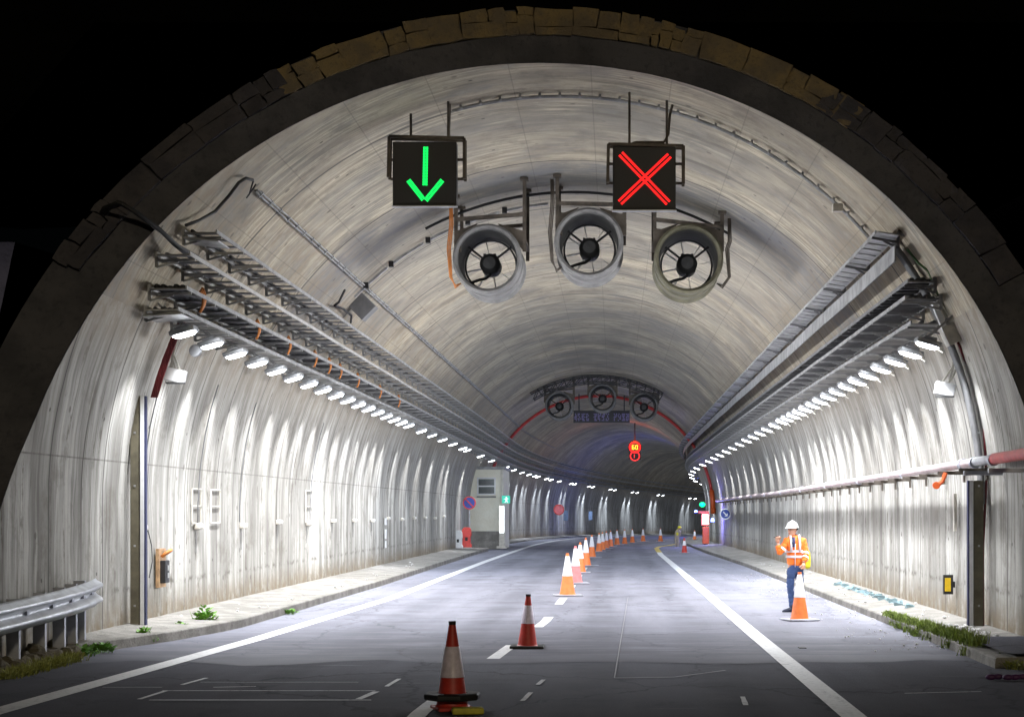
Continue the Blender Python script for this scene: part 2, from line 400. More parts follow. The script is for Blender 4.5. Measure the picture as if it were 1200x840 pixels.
M['sleeve_violet'] = simple('violet_glow_sleeve', (.92,.82,.98), .4, .0, .25, 12)  # white sleeve again, its lavender retroreflected glow put into the colour
M['hivis'] = simple('orange_hivis_fabric', (.95,.20,.02), .75, 0, .15, 12, bump=.4)
M['hivis_yellow'] = simple('yellow_hivis_fabric', (.80,.72,.03), .7, 0, .15, 12)
M['reflect'] = simple('reflective_tape', (.85,.80,.84), .3, .1, .1, 12)
M['jeans'] = simple('blue_denim', (.05,.09,.22), .85, 0, .35, 12, bump=.3)
M['skin'] = simple('skin', (.55,.30,.20), .55, 0, .12, 6)
M['hair'] = simple('dark_hair', (.02,.015,.012), .7, 0, .3, 30)
M['boot'] = simple('boot_leather', (.025,.03,.06), .5, 0, .3, 8)
M['navy'] = simple('navy_fabric', (.03,.035,.10), .8, 0, .3, 8)
M['cream'] = stonemat('cream_render', (.86,.82,.68), (.90,.87,.74), (.74,.70,.56), 2)
M['glass'] = simple('dark_window_glass', (.035,.05,.05), .15, 0, .2, 5)
M['leaf'] = simple('weed_leaf', (.15,.36,.03), .6, 0, .55, 25)
M['dryleaf'] = simple('dry_grass_blade', (.34,.36,.08), .7, 0, .5, 20)
M['blue'] = simple('blue_sign_face', (.02,.05,.28), .4, 0, .2, 6)
M['teal'] = simple('light_blue_tape', (.24,.36,.40), .5, 0, .2, 8)
M['purple'] = simple('dark_purple_plastic', (.10,.03,.12), .5, 0, .3, 8)
M['debris'] = simple('pale_rubble', (.62,.60,.58), .9, 0, .35, 20)
M['yellow'] = simple('yellow_reflector', (.85,.55,.02), .35, 0, .15, 12)
M['yellow_rubber'] = simple('yellow_rubber', (.70,.62,.05), .5, 0, .35, 14)
M['led_green'] = emitter('green_led', (.005,.9,.12), 1.3)
M['led_red'] = emitter('red_led', (1,.012,.012), 1.7)
M['led_orange'] = emitter('amber_led', (1,.42,.03), 2.5)
M['led_text'] = emitter('dim_violet_led', (.30,.26,.55), .10)
M['strip'] = emitter('light_strip_tube', (.85,.93,1), 2.5)
M['exit'] = emitter('green_lit_panel', (.03,.50,.36), .9)
M['exit_white'] = emitter('white_lit_pictogram', (.8,1,.95), 1.2)
M['lit_white'] = emitter('white_lit_screen', (.95,.92,1), 3)
M['beacon'] = emitter('blue_beacon_lens', (.08,.12,1), 20)
M['green_beacon'] = emitter('green_beacon_lens', (.0,.8,.2), 4)
M['orange_box'] = simple('orange_enamel', (.62,.10,.015), .5, 0, .2, 8)

# ------------------------------------------------------------------ tunnel lining
def profile():
    """(lat, h, u, outward normal) from left foot over the crown to right foot"""
    out = []
    for h in (-.1, .1, .4, .8, 1.2, 1.6, 1.85): out.append((-RV, h, h+.1, (-1, 0)))
    n = 72
    for i in range(n+1):
        a = PI-PI*i/n
        out.append((RV*math.cos(a), HC+RV*math.sin(a), ARC+RV*(PI-a), (math.cos(a), math.sin(a))))
    for h in (1.85, 1.6, 1.2, .8, .4, .1, -.1): out.append((RV, h, TOT-(h+.1), (1, 0)))
    return out
PROF = profile()
SG = [29+1.0*i for i in range(0, 130)]+[159+2*i for i in range(90)]
tun = empty('tunnel', P(27, 0, 0), 'concrete road tunnel with board marked vault, open portal and streaked side walls', 'tunnel')
def lining(name, rows, mat):
    mb = MB(); R, U = [], []
    for (lat, h, u, n) in rows:
        s0 = portal_s(lat, h); ss = [s0, s0+.4, (s0+29)/2, 28.2]+SG
        ss = sorted(ss)
        r_, u_ = [], []
        for s in ss:
            w = .012*noise.noise(Vector((lat*.25, h*.25, s*.8)))
            r_.append(P(s, lat+n[0]*w, h+n[1]*w)); u_.append((u, s))
        R.append(r_); U.append(u_)
    mb.grid(R, U)
    return mb.build(name, mat, tun, smooth=True)
iA = next(i for i, p in enumerate(PROF) if p[1] > 4.6)
iB = len(PROF)-1-iA
lining('side_wall', PROF[:iA+1], M['wall']); lining('side_wall', PROF[iB:], M['wall']); lining('vault', PROF[iA:iB+1], M['vault'])
# collar: dark sprayed band, then rough stones, then the extrados going back
def ring_rows(r0, r1, k, s_off, jit=0, seedz=0):
    rows = []
    for j in range(k+1):
        r = r0+(r1-r0)*j/k; row = []
        for (lat, h, u, n) in PROF:
            q = jit*noise.noise(Vector((lat*1.6, h*1.6, r*2+seedz)))
            x = lat+n[0]*(r+(q if j == k else 0)); y = h+n[1]*(r+(q if j == k else 0))
            row.append(P(portal_s(lat, h)+s_off+q*.5, x, y))
        rows.append(row)
    return rows
mb = MB(); mb.grid(ring_rows(0.0, .40, 4, -.02, .05))
rowa = ring_rows(.40, .41, 1, -.02, .05)[-1]; rowb = [v+Vector((0, -.10, 0)) for v in rowa]
mb.build('portal_band', M['collar'], tun, smooth=True)
mb = MB(); rws = []
for r in (.36, .80):
    rws.append([P(portal_s(lat, h)+.03, lat+n[0]*r, h+n[1]*r) for (lat, h, u, n) in PROF])
for ds in (.5, 8, 16, 30):
    rws.append([P(portal_s(lat, h)+ds, lat+n[0]*.80, h+n[1]*.80) for (lat, h, u, n) in PROF])
mb.grid(rws); mb.build('portal_collar', M['collar'], tun, smooth='auto')
# stones
mb = MB(); rnd = random.Random(3)
def stone(a0, a1, r0, r1):
    def pt(a, r):
        x = (RV+r)*math.cos(a); y = HC+(RV+r)*math.sin(a)
        return x, y, portal_s(RV*math.cos(a), HC+RV*math.sin(a))
    pts = []
    k = [(a0, r0), ((a0+a1)/2, r0), (a1, r0), (a1, (r0+r1)/2), (a1, r1), ((a0+a1)/2, r1), (a0, r1), (a0, (r0+r1)/2)]
    am, rm = (a0+a1)/2, (r0+r1)/2; dep = .035+rnd.random()*.025; sf = .93+rnd.random()*.03
    back, mid_, front = [], [], []
    for a, r in k:
        ja = (rnd.random()-.5)*.006; jr = (rnd.random()-.5)*.028
        a_, r_ = a+ja, r+jr
        for lst, sc, d in ((back, 1.0, .05), (mid_, .985, -dep*.7), (front, sf, -dep-rnd.random()*.018)):
            x, y, s = pt(am+(a_-am)*sc, rm+(r_-rm)*sc); lst.append(P(s+d, x, y))
    n = 8; mb.add(back+mid_+front, [(i, (i+1) % n, n+(i+1) % n, n+i) for i in range(n)]+[(n+i, n+(i+1) % n, 2*n+(i+1) % n, 2*n+i) for i in range(n)]+[tuple(2*n+i for i in range(n))])
def stone_run(a, a_end, name, mat):
    global mb
    mb = MB()
    while a < a_end:
        da = (.30+rnd.random()*.50)/7.1; q = rnd.random()
        top = .80+rnd.random()*.03
        if q < .35: stone(a, a+da, .41, top)
        elif q < .8:
            m_ = .52+rnd.random()*.18; d1 = da*(.3+.4*rnd.random())
            stone(a, a+da, .41, m_)
            if rnd.random() < .6: stone(a, a+d1, m_, top); stone(a+d1, a+da, m_, top-.04+rnd.random()*.08)
            else: stone(a, a+da, m_, top)
        else:
            d1 = da*(.35+.3*rnd.random()); m1 = .5+rnd.random()*.1; m2 = m1+.1
            stone(a, a+d1, .41, m2); stone(a, a+d1, m2, top); stone(a+d1, a+da, .41, m1); stone(a+d1, a+da, m1, top-.05)
        a += da
    mb.build(name, mat, tun, smooth=False)
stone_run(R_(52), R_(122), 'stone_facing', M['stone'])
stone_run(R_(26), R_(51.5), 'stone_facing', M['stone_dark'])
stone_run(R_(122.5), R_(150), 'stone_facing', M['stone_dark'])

# ------------------------------------------------------------------ ground, road, pavements
def strip(name, s0, s1, latf0, latf1, h, mat, kind='structure', step=1.0, parent=None, label=None):
    mb = MB(); ss = []; s = s0
    while s < s1-1e-6: ss.append(s); s += step if s < 150 else 2*step
    ss.append(s1)
    f0 = latf0 if callable(latf0) else (lambda s: latf0); f1 = latf1 if callable(latf1) else (lambda s: latf1)
    mb.grid([[P(s, f0(s)+(f1(s)-f0(s))*k/4, h) for k in range(5)] for s in ss])
    return mb.build(name, mat, parent, kind=kind)
def lerp_tab(tab):
    def f(s):
        if s <= tab[0][0]: return tab[0][1]
        for (a, b), (c, d) in zip(tab, tab[1:]):
            if s <= c: return b+(d-b)*(s-a)/(c-a)
        return tab[-1][1]
    return f
KL = lerp_tab([(21.5, -6.35), (23.5, -6.22), (26, -5.6), (28.7, -5.2), (45, -5.02), (62, -5.1), (80, -5.15)])
KR = lerp_tab([(20, 5.45), (60, 5.3), (80, 4.95), (110, 4.9)])
g = MB(); g.grid([[Vector((x, y, -.03)) for x in (-300, -60, -20, 0, 20, 60, 300)] for y in (-300, -60, 0, 20, 31)])
g.build('ground', M['soil'], kind='structure')
def road_joint(lat): return 22.4+.9*noise.noise(Vector((lat*.7, 3, 0)))+.02*lat
mb = MB(); mb.grid([[P(s, lat, 0) for lat in [-8.2+.4*i for i in range(40)]] for s in (-40, -10, 5, 12, 16, 19, 22.9)])
mb.build('road_outside', M['dark_road'], kind='structure')
mb = MB(); rr = []
lats = [-1+2*i/24 for i in range(25)]
for k, s in enumerate([0]+[24+i for i in range(120)]+[144+3*i for i in range(60)]):
    row = []
    for q in lats:
        if k == 0: lat = q*6.3; row.append(P(road_joint(lat)+.10*noise.noise(Vector((lat*3, 0, 1))), lat, .004))
        else: row.append(P(s, q*6.4, .004))
    rr.append(row)
mb.grid(rr); mb.build('road', M['road'], kind='structure')
def pavement(name, s0, s1, edge, wall_lat, h0, h1):
    """kerb stone face + slab, with an end face"""
    mb = MB(); ss = [s0+.0]+[s for s in [s0+.5+i for i in range(130)] if s < min(s1, 150)]
    s = 150
    while s < s1: ss.append(s); s += 3
    rows = []
    for s in ss:
        e = edge(s) if callable(edge) else edge; d = 1 if wall_lat > e else -1
        w = .012*noise.noise(Vector((s*1.3, e, 0)))
        rows.append([P(s, e-d*.01+w, -.05), P(s, e+w, h0-.02), P(s, e+d*.02+w, h0), P(s, e+d*.16+w, h0), P(s, e+d*.165, h0-.004), P(s, wall_lat+d*.02, h1)])
    mb.grid(rows)
    r = rows[0]; mb.add([r[0], r[1], r[2], r[3], r[5], Vector((r[5].x, r[5].y, -.05))], [(0,1,2,3,4,5)])
    return mb.build(name, M['pave'], kind='structure')
pavement('pavement', 23.6, 86, KL, -RV, .15, .20)
pavement('pavement', 97, 330, lambda s: -5.5, -RV, .10, .15)
pavement('pavement', 21.6, 330, KR, RV, .13, .17)
# dark asphalt apron over the near end of the right pavement
strip('asphalt_apron', 21.62, 24.6, lambda s: KR(s)+.17, lambda s: 7.4, .175, M['dark_road'])
# joints of the kerb stones
# markings
LL = lerp_tab([(-40, -7.6), (17, -4.97), (26.4, -4.43), (38.7, -3.98), (66, -3.95), (110, -3.7), (330, -3.6)])
RL = lerp_tab([(-40, 3.2), (16.5, 3.05), (28, 2.99), (77, 2.86), (92, 3.0), (97, 3.3), (101, 3.9), (108, 4.6)])
def line(name, s0, s1, f, w, mat, h=.010, label=None):
    return strip(name, s0, s1, lambda s: f(s)-w/2, lambda s: f(s)+w/2, h, mat, kind='structure', step=.8)
line('edge_line_left', -40, 300, LL, .27, M['paint'])
line('edge_line_right', -40, 82, RL, .24, M['paint'])
line('edge_line_right_yellow', 82, 108, RL, .24, M['paint_yellow'])
LD = lerp_tab([(17, -.97), (24, -.65), (30.5, -.33), (39, -.25), (60, -.12)])
for i, (a, b) in enumerate(((10.2, 12.2), (16.0, 17.9), (22.9, 25.2), (29.1, 31.9), (36.2, 38.8), (43, 45.5), (50, 52.5), (57, 59.5))):
    line('lane_dash', a, b, LD, .17, M['paint'])
def stroke(a, b, w, mat=M['paint_worn'], h=.012, name='survey_mark'):
    A = ground(*a); B = ground(*b); A.z = B.z = h
    mb = MB(); d = (B-A); n = Vector((-d.y, d.x, 0)).normalized()*w/2; m = max(2, int(d.length/.25)); 
    mb.grid([[A+d*i/m-n*(1+.3*noise.noise(Vector((i*1.7, a[0], 0)))), A+d*i/m+n*(1+.3*noise.noise(Vector((i*1.3, 5, a[1]))))] for i in range(m+1)])
    mb.build(name, mat, kind='structure')
for a, b, w in (((163,820),(195,810),.05), ((213,803),(242,795),.05), ((175,821),(435,821),.05), ((190,810),(440,810),.035), ((420,820),(441,811),.07), ((453,805),(468,796),.05),
                ((630,803),(637,797),.05), ((612,822),(622,812),.05), ((870,817),(874,827),.05), ((235,800),(420,800),.018), ((250,806),(300,805),.03), ((120,806),(190,806),.02)):
    stroke(a, b, w)
stroke((736,700), (720,795), .014, M['mark']); stroke((720,795), (790,794), .045, M['mark'])
stroke((790,794), (850,786), .03, M['mark']); stroke((720,776), (925,779), .03, M['dark_road']); stroke((480,779), (720,777), .03, M['dark_road'])
stroke((1060,813), (1150,811), .03, M['paint_worn'])

# ------------------------------------------------------------------ outside slopes and hill
def rock_slope(side, top, name, label):
    mb = MB(); rows = []
    for i in range(60):
        d = 7.26+((i/59)**1.4)*22; row = []
        for j in range(40):
            h = -.1+(top(d)+.1)*j/39; lat = side*d
            s = portal_s(side*7, h)+.35+.35*(d-7.26)*(-1 if side < 0 else .6)
            n1 = noise.fractal(Vector((d*.35, h*.35, side*4)), 1.0, 2.0, 4); q = min(1, (d-7.2)*1.2)
            s += n1*1.0*q
            row.append(Vector((lat, s, h+.25*q*noise.noise(Vector((d*.6, 3, side))))))
        row.append(Vector((lat, row[-1].y+6, row[-1].z+.3))); row.append(Vector((lat, row[-1].y+12, row[-1].z-.5)))
        rows.append(row)
    mb.grid(rows)
    o = mb.build(name, M['rock'], kind='structure', smooth=True)
    return o
rock_slope(-1, lambda d: 5.9+.12*(d-7.3)*math.sin(d*1.1)-.05*d, 'rock_slope_left', '')
rock_slope(1, lambda d: 6.8+.25*(d-7.3), 'rock_slope_right', '')
mb = MB(); rows = []
XS = sorted([-300+20*i for i in range(31)]+[-50,-30,-14,-10,-8,8,10,14,30,50])
for j, y in enumerate([30.5, 34, 40, 46]+[46+(j/45)**1.5*500 for j in range(1, 46)]):
    row = []
    for x in XS:
        z = 7.6+(y-30)*.5+min(1, (y-30)/20)*3*noise.fractal(Vector((x*.02, y*.02, 1)), 1, 2, 4)
        if abs(x) > 30: z += (abs(x)-30)*.2
        if abs(x) < 9: z = max(z, 10.2)
        row.append(Vector((x, y, min(z, 90+5*noise.noise(Vector((x*.02, y*.02, 0)))))))
    rows.append(row)
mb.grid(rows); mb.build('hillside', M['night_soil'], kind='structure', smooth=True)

# ------------------------------------------------------------------ lamps
def make_light(kind, name, power, size, blend, soft=.06):
    l = bpy.data.lights.new(name, 'SPOT'); l.energy = power; l.spot_size = R_(size); l.spot_blend = blend; l.shadow_soft_size = soft; l.color = LAMP_COL
    return l
L_wall = make_light('w', 'wall_beam', P_WALL, 74, .9)
L_road = make_light('r', 'road_beam', P_ROAD, 172, .45, .12)
def make_lamp(side):
    r = empty('tunnel_lamp', (0,0,0))
    d = -side                                   # inward
    def T(v): return Vector((v[0]*side, v[1], v[2]))
    b = MB()     # housing: flat trapezoid, tilted inward
    n0 = len(b.v)
    ax = (Vector((math.cos(R_(18))*1.0, 0, math.sin(R_(18))*side*-1*-1)), Vector((0,1,0)), Vector((-math.sin(R_(18))*side, 0, math.cos(R_(18)))))
    tl = R_(-16)*side
    ax = (Vector((math.cos(tl), 0, math.sin(tl))), Vector((0,1,0)), Vector((-math.sin(tl), 0, math.cos(tl))))
    b.box(ax[2]*.07, (.38, .34, .08), ax); b.box(ax[2]*.13, (.20, .34, .05), ax)
    b.build('housing', M['lamp_body'], r, bevel=.02, local=True)
    l = MB(); l.v = []
    n = 24; vs = []
    for k in range(n):
        a = 2*PI*k/n; c, s_ = math.cos(a), math.sin(a)
        sg = lambda t: math.copysign(abs(t)**.6, t)
        vs.append(ax[0]*sg(c)*.175+ax[1]*sg(s_)*.145+ax[2]*.026)
    vs2 = [v*.8-ax[2]*.022 for v in vs]
    l.add(vs+vs2, [(k, (k+1) % n, n+(k+1) % n, n+k) for k in range(n)]+[tuple(n+k for k in range(n))])
    l.build('lens', M['lens'], r, local=True)
    br = MB()
    br.bar((side*.02, -.18, .16), (side*.36, -.18, .46), .03); br.bar((side*.02, .18, .16), (side*.36, .18, .46), .03)
    br.bar((side*.02, -.18, .14), (side*.02, .18, .14), .03)
    br.build('bracket', M['tray'], r, local=True)
    if side > 0:
        cb = MB(); pts = [Vector((side*(.12+.13*math.sin(k/10*PI)), .22-.44*k/10, .05-.13*math.sin(k/10*PI))) for k in range(11)]
        cb.tube(pts, .011, 6); cb.build('cable_loop', M['offwhite'], r, local=True, smooth=True)
    lo = bpy.data.objects.new('wall_beam', L_wall); col.objects.link(lo); lo.parent = r; lo.location = (side*.05, 0, -.05)
    dv = Vector((side*.36, 0, -1)); lo.rotation_euler = dv.to_track_quat('-Z', 'Y').to_euler()
    lo = bpy.data.objects.new('road_beam', L_road); col.objects.link(lo); lo.parent = r; lo.location = (-side*.05, 0, -.06)
    dv = Vector((-side*1.0, .30, -.85)); lo.rotation_euler = dv.to_track_quat('-Z', 'Y').to_euler()
    return r
left_s = [26.3+1.79*i for i in range(17)]+[58.6,62,65.8,70,74.6,76.8,84.5,92,104,110,116,121,125,127.2,133,136,141.3,149,151.2,160,162.4,173,175.6,186,188.8,201,203.6,219,222,238,241,258,261,280,300]
right_s = [26.8+1.55*i for i in range(16)]+[52.4,55,57.6,60.4,63.5,67,71,75,79.5,84,89,95,102,109,117,126,136,147,159,172,185,198,211,225,240,256,273,290]
LV = {}
def vary(d, k):
    if (d.name, k) not in LV:
        c = d.copy(); c.energy = d.energy*k; LV[(d.name, k)] = c
    return LV[(d.name, k)]
lrnd = random.Random(21)
L_wall2 = L_wall.copy(); L_wall2.energy = P_WALL*1.0; L_road2 = L_road.copy(); L_road2.energy = P_ROAD*.7
L_wall3 = L_wall.copy(); L_wall3.energy = P_WALL*1.3; L_road3 = L_road.copy(); L_road3.energy = P_ROAD*.6
L_wall3.color = L_road3.color = L_road2.color = (.74,.84,1)
pl = make_lamp(-1); pr = make_lamp(1)
L_wr = L_wall.copy(); L_wr.energy = P_WALL*.85; L_rr = L_road.copy(); L_rr.energy = P_ROAD*.9
for ch in pr.children:
    if ch.type == 'LIGHT': ch.data = L_wr if ch.name.startswith('wall') else L_rr
for side, ss, lat, h, proto in ((-1, left_s, -5.45, 4.46, pl), (1, right_s, 5.52, 4.34, pr)):
    for i, s in enumerate(ss):
        o = proto if i == 0 else copy_tree(proto)
        o.location = P(s, lat, h); o.rotation_euler[2] = -th(s)
        w = 'left' if side < 0 else 'right'
        if s > 52:
            for ch in o.children:
                if ch.type == 'LIGHT' and ch.name.startswith('road'): ch.rotation_euler = Vector((-side*1.0, .25, -.8)).to_track_quat('-Z', 'Y').to_euler()
                if ch.type == 'LIGHT': ch.data = (L_wall2 if s < 98 else L_wall3) if ch.name.startswith('wall') else (L_road2 if s < 98 else L_road3)
        kv = lrnd.choice((.65, .9, 1.0, 1.1, 1.3))
        for ch in o.children:
            if ch.type == 'LIGHT' and kv != 1.0 and i: ch.data = vary(ch.data, kv)
        if i == 0: lb = 'lit oval tunnel lamp nearest the portal in the row along the %s wall' % w
        elif s < 100: lb = '%s lit oval lamp from the portal in the %s wall row' % (ordinal(i+1), w)
        else: lb = '%s lamp from the portal along the %s wall, small where the tunnel bends' % (ordinal(i+1), w)
        tag(o, lb, 'lamp', 'oval lamps along the %s wall' % w)

# ------------------------------------------------------------------ cable trays
def tray(name, side, h, w, s0, s1, rung, rw, mats, label, rail_h=.055, wallr=6.42, slope=0., bevery=1.5, lip=.0, liph=0):
    lat_w = math.sqrt(max(.01, wallr**2-(h-HC)**2)) if h > HC else wallr
    root = empty(name, P(s0, side*(lat_w-w/2), h), label, 'cable tray')
    def Q(s, d, dz): return P(s, side*(lat_w-d), h+dz+slope*d)
    rails, rungs = MB(), MB()
    ss = []; s = s0
    while s < s1: ss.append(s); s += 2
    for d in (.05, w):
        for a, b in zip(ss, ss[1:]):
            wob = [.012*noise.noise(Vector((k*.4, h, side))) for k in (a, b)]
            rails.bar(Q(a, d, rail_h/2+wob[0]), Q(b, d, rail_h/2+wob[1]), .022, rail_h)
    s = s0+.05
    while s < min(s1, 130):
        j = .01*math.sin(s*37)
        rungs.bar(Q(s+j, .05, .01), Q(s-j, w, .01), rw, .02); s += rung if s < 80 else rung*1.6
    def BQ(d, dz): return Vector((side*(lat_w-d), 0, h+dz+slope*d))
    brk = MB()
    brk.bar(BQ(-.02, -.04), BQ(w+.03, -.03), .045, .035); brk.bar(BQ(0, -.13), BQ(w*.6, -.05), .03, .03); brk.bar(BQ(0, -.13), BQ(0, .10), .05, .03)
    b0 = brk.build('bracket', mats[2], root, local=True); s = s0+.2; k = 0
    while s < 135:
        o = b0 if k == 0 else b0.copy()
        if k: col.objects.link(o); o.parent = root
        o.location = Vector((off(s), s, -drop(s)))-root.location; o.rotation_euler[2] = -th(s)
        s += max(bevery, 1.2); k += 1
    rails.build('side_rail', mats[0], root); rungs.build('rungs', mats[1], root)
    if lip:
        lp = MB(); s = s0
        while s < s1:
            b = min(s+.58, s1); j = .006*math.sin(s*11)
            lp.bar(Q(s, lip+j, liph), Q(b, lip+j, liph), .02, .24); s += .6
        lp.build('side_panel', M['tray'], root)
    return root, Q
def cables(name, Q, ds, s0, s1, r, mat, label, dz=.06, amp=.03, seed=0, group=None):
    mb = MB()
    for k, d in enumerate(ds):
        pts = []; s = s0
        while s < s1:
            pts.append(Q(s, d+amp*noise.noise(Vector((s*.5, k, seed))), dz+amp*noise.noise(Vector((s*.7, k+9, seed))))); s += .7
        mb.tube(pts, r, 6)
    o = mb.build(name, mat, smooth=True); return tag(o, label, 'cable', group)
T_ = M
TS = 320
rA, QA = tray('cable_tray', -1, 5.76, .50, 25.0, TS, .66, .13, (M['tray'], M['traydark'], M['tray']), 'uppermost cable tray along the left side of the vault')
rB, QB = tray('cable_tray', -1, 5.38, .50, 24.5, TS, .72, .15, (M['traylight'], M['traydark'], M['tray']), 'second cable tray from the top on the left, with a pale rail')
rC, QC = tray('cable_tray', -1, 4.98, .56, 25.0, TS, .72, .14, (M['tray'], M['traydark'], M['tray']), 'third cable tray from the top on the left, carrying thick dark cables')
rD, QD = tray('cable_tray', -1, 4.72, .50, 25.3, TS, .36, .12, (M['tray'], M['traylight'], M['tray']), 'lowest cable tray on the left, just above the lamps')
rE, QE = tray('cable_tray', 1, 5.93, .36, 26.5, TS, .55, .43, (M['tray'], M['tray'], M['traydark']), 'uppermost louvred cable tray along the right side of the vault', slope=.15, lip=.07, liph=-.24, bevery=3.1)
rF, QF = tray('cable_tray', 1, 5.22, .42, 26.1, TS, .42, .09, (M['traydark'], M['traydark'], M['traydark']), 'dark cable tray below the louvred one on the right wall', bevery=.8)
rG, QG = tray('cable_tray', 1, 5.00, .55, 26.3, TS, .24, .05, (M['tray'], M['traydark'], M['tray']), 'broad slatted cable tray in the middle of the right wall stack')
rH, QH = tray('cable_tray', 1, 4.70, .50, 27.0, TS, .20, .07, (M['tray'], M['traylight'], M['tray']), 'lowest cable tray on the right, just above the lamps')
cables('cable_bundle', QA, (.12,), 25.2, 250, .025, M['black'], 'thin dark cable lying in the uppermost left cable tray')
cables('cable_bundle', QB, (.12,), 24.8, 250, .028, M['traydark'], 'dark cable lying in the pale railed left cable tray')
cables('cable_bundle', QC, (.1, .18, .27, .36, .46), 25.2, 250, .04, M['blackmetal'], 'thick dark cables filling the third left cable tray')
cables('cable_bundle', QD, (.1, .2, .3, .38), 25.6, 250, .028, M['traydark'], 'grey cables lying in the lowest left cable tray')
cables('cable_bundle', QF, (.08, .16, .24, .32), 26.4, 250, .045, M['black'], 'thick black cables in the dark tray on the right')
cables('cable_bundle', QG, (.1, .2, .32, .44), 26.6, 250, .035, M['traydark'], 'dark cables in the broad slatted tray on the right')
cables('cable_bundle', QH, (.12, .3), 27.2, 250, .03, M['traydark'], 'two cables in the lowest tray on the right')
# orange cable loops hanging over the tray edges on the left
for i, s in enumerate((26.1, 30.2, 33.1, 36.0, 37.8, 39.3, 42.0, 46.0, 50.0)):
    mb = MB()
    for k in range(2 if i else 3):
        pts = [QC(s+.07*k, .50+.05*math.sin(t*PI), .12-.32*t+.03*k) for t in [j/7 for j in range(8)]]
        mb.tube(pts, .02, 6)
    o = mb.build('cable_loop', M['orange_cable'], smooth=True)
    tag(o, 'orange cable loop hanging over the left tray edge nearest the portal' if i == 0 else '%s orange cable loop from the portal on the left tray edge' % ordinal(i+1), 'cable', 'orange loops along the left trays')
# end plates at the near ends
def plate(name, c, size, mat, label, cat, rz=0, ry=0, group=None, bevel=.006):
    mb = MB(); m = Matrix.Rotation(rz, 3, 'Z') @ Matrix.Rotation(ry, 3, 'Y')
    mb.box(c, size, (m @ Vector((1,0,0)), m @ Vector((0,1,0)), m @ Vector((0,0,1))))
    o = mb.build(name, mat, bevel=bevel); return tag(o, label, cat, group)
plate('end_plate', P(25.4, -4.93, 5.69), (.50, .7, .02), M['galv'], 'galvanised plate capping the near end of the top left cable tray', 'metal plate', 0, R_(6))
plate('end_plate', P(25.7, -5.55, 4.66), (.55, .8, .02), M['galv'], 'galvanised plate at the near end of the lowest left cable tray', 'metal plate', 0, R_(-4))

# conduit runs on the vault
def V(s, ang, r=6.43): return P(s, r*math.cos(ang), HC+r*math.sin(ang))
def conduit_long(name, lat, h, s0, s1, r, mat, label, clip=True, n=1):
    ang = math.atan2(h-HC, lat); root = empty(name, V(s0, ang), label, 'conduit')
    mb = MB(); cl = MB()
    for q in range(n):
        pts = []; s = s0
        while s < s1: pts.append(V(s, ang+.008*q+.0025*noise.noise(Vector((s*.8, q, 0))), 6.44)); s += .8
        mb.tube(pts, r, 6)
    mb.build('conduit', mat, root, smooth=True)
    if clip:
        s = s0+.3
        while s < min(s1, 100):
            c = V(s, ang+.004, 6.44); t = Vector((-math.sin(ang), 0, math.cos(ang))); nn = Vector((math.cos(ang), 0, math.sin(ang)))
            cl.box(c, (.10, .05, .05), (t, Vector((0,1,0)), nn)); s += .75
        cl.build('clips', M['tray'], root)
conduit_long('vault_conduit', -4.45, 6.67, 26.6, 130, .016, M['tray'], 'pair of clipped conduits running lengthwise along the left of the vault', n=2)
mb = MB()   # black loop of cable at its near end
mb.tube([vp(*q, 6.38) for q in ((218,264),(232,259),(252,248),(268,230),(280,214),(288,209),(296,211))], .024, 8)
mb.tube([vp(*q, 6.38) for q in ((297,212),(292,228),(289,232),(296,222),(300,216))], .012, 6)
tag(mb.build('loose_cable', M['black'], smooth=True), 'loose black cable looping up the left vault to the conduit pair', 'cable')
def arc(s, a0, a1, r, n=60, rad=6.42, wob=0): return [V(s, a0+(a1-a0)*i/n, rad-wob*abs(math.sin(i*1.7))) for i in range(n+1)]
a_s = math.atan2(8.22-2, -1.72); a_e = math.atan2(5.96-2, 5.0)
root = empty('arched_conduit', V(28.2, a_s), 'pair of conduits arching across the vault above both lane signals', 'conduit')
mb = MB(); mb.tube(arc(28.2, a_s, a_e, 0), .018, 8); mb.tube(arc(28.3, a_s-.01, a_e, 0), .014, 8)
mb.build('conduit', M['tray'], root, smooth=True)
mb = MB()
for i in range(24):
    ang = a_s+(a_e-a_s)*(i+.5)/24; c = V(28.25, ang, 6.44); mb.box(c, (.04, .2, .05), (Vector((-math.sin(ang),0,math.cos(ang))), Vector((0,1,0)), Vector((math.cos(ang),0,math.sin(ang)))))
mb.build('clips', M['tray'], root)
plate('junction_box', V(28.2, math.atan2(6.71-2, 4.41), 6.38), (.16,.16,.12), M['offwhite'], 'small white junction box on the arched conduits, right of the red cross', 'junction box')
# steel trunking arch at the jet fans
root = empty('arched_trunking', V(38.4, R_(137)), 'galvanised trunking arching from the grey box up to the jet fans', 'trunking')
mb = MB(); cl = MB(); pts = arc(38.0, R_(136.5), R_(95), 0, 40)
for i in range(40):
    if i in (8, 16, 24, 31): continue
    mb.bar(pts[i], pts[i+1]+(pts[i+1]-pts[i])*.01, .07, .05)
for i in (3, 9, 17, 25, 32): cl.box(pts[i], (.10, .16, .12))
mb.build('channel', M['galv'], root); cl.build('coupling', M['blackmetal'], root)
plate('distribution_box', V(38.9, math.atan2(6.41-2, -4.71), 6.30), (.42,.5,.42), M['traydark'], 'dark grey box fixed to the left vault above the trays', 'distribution box', 0, R_(-45))
mb = MB(); mb.tube([vp(*q, 6.36) for q in ((404,340),(397,354),(392,358),(402,362),(412,370),(411,378))], .025, 6)
tag(mb.build('cable_stub', M['black'], smooth=True), 'black crooked cable stub beside the dark box on the left vault', 'cable')

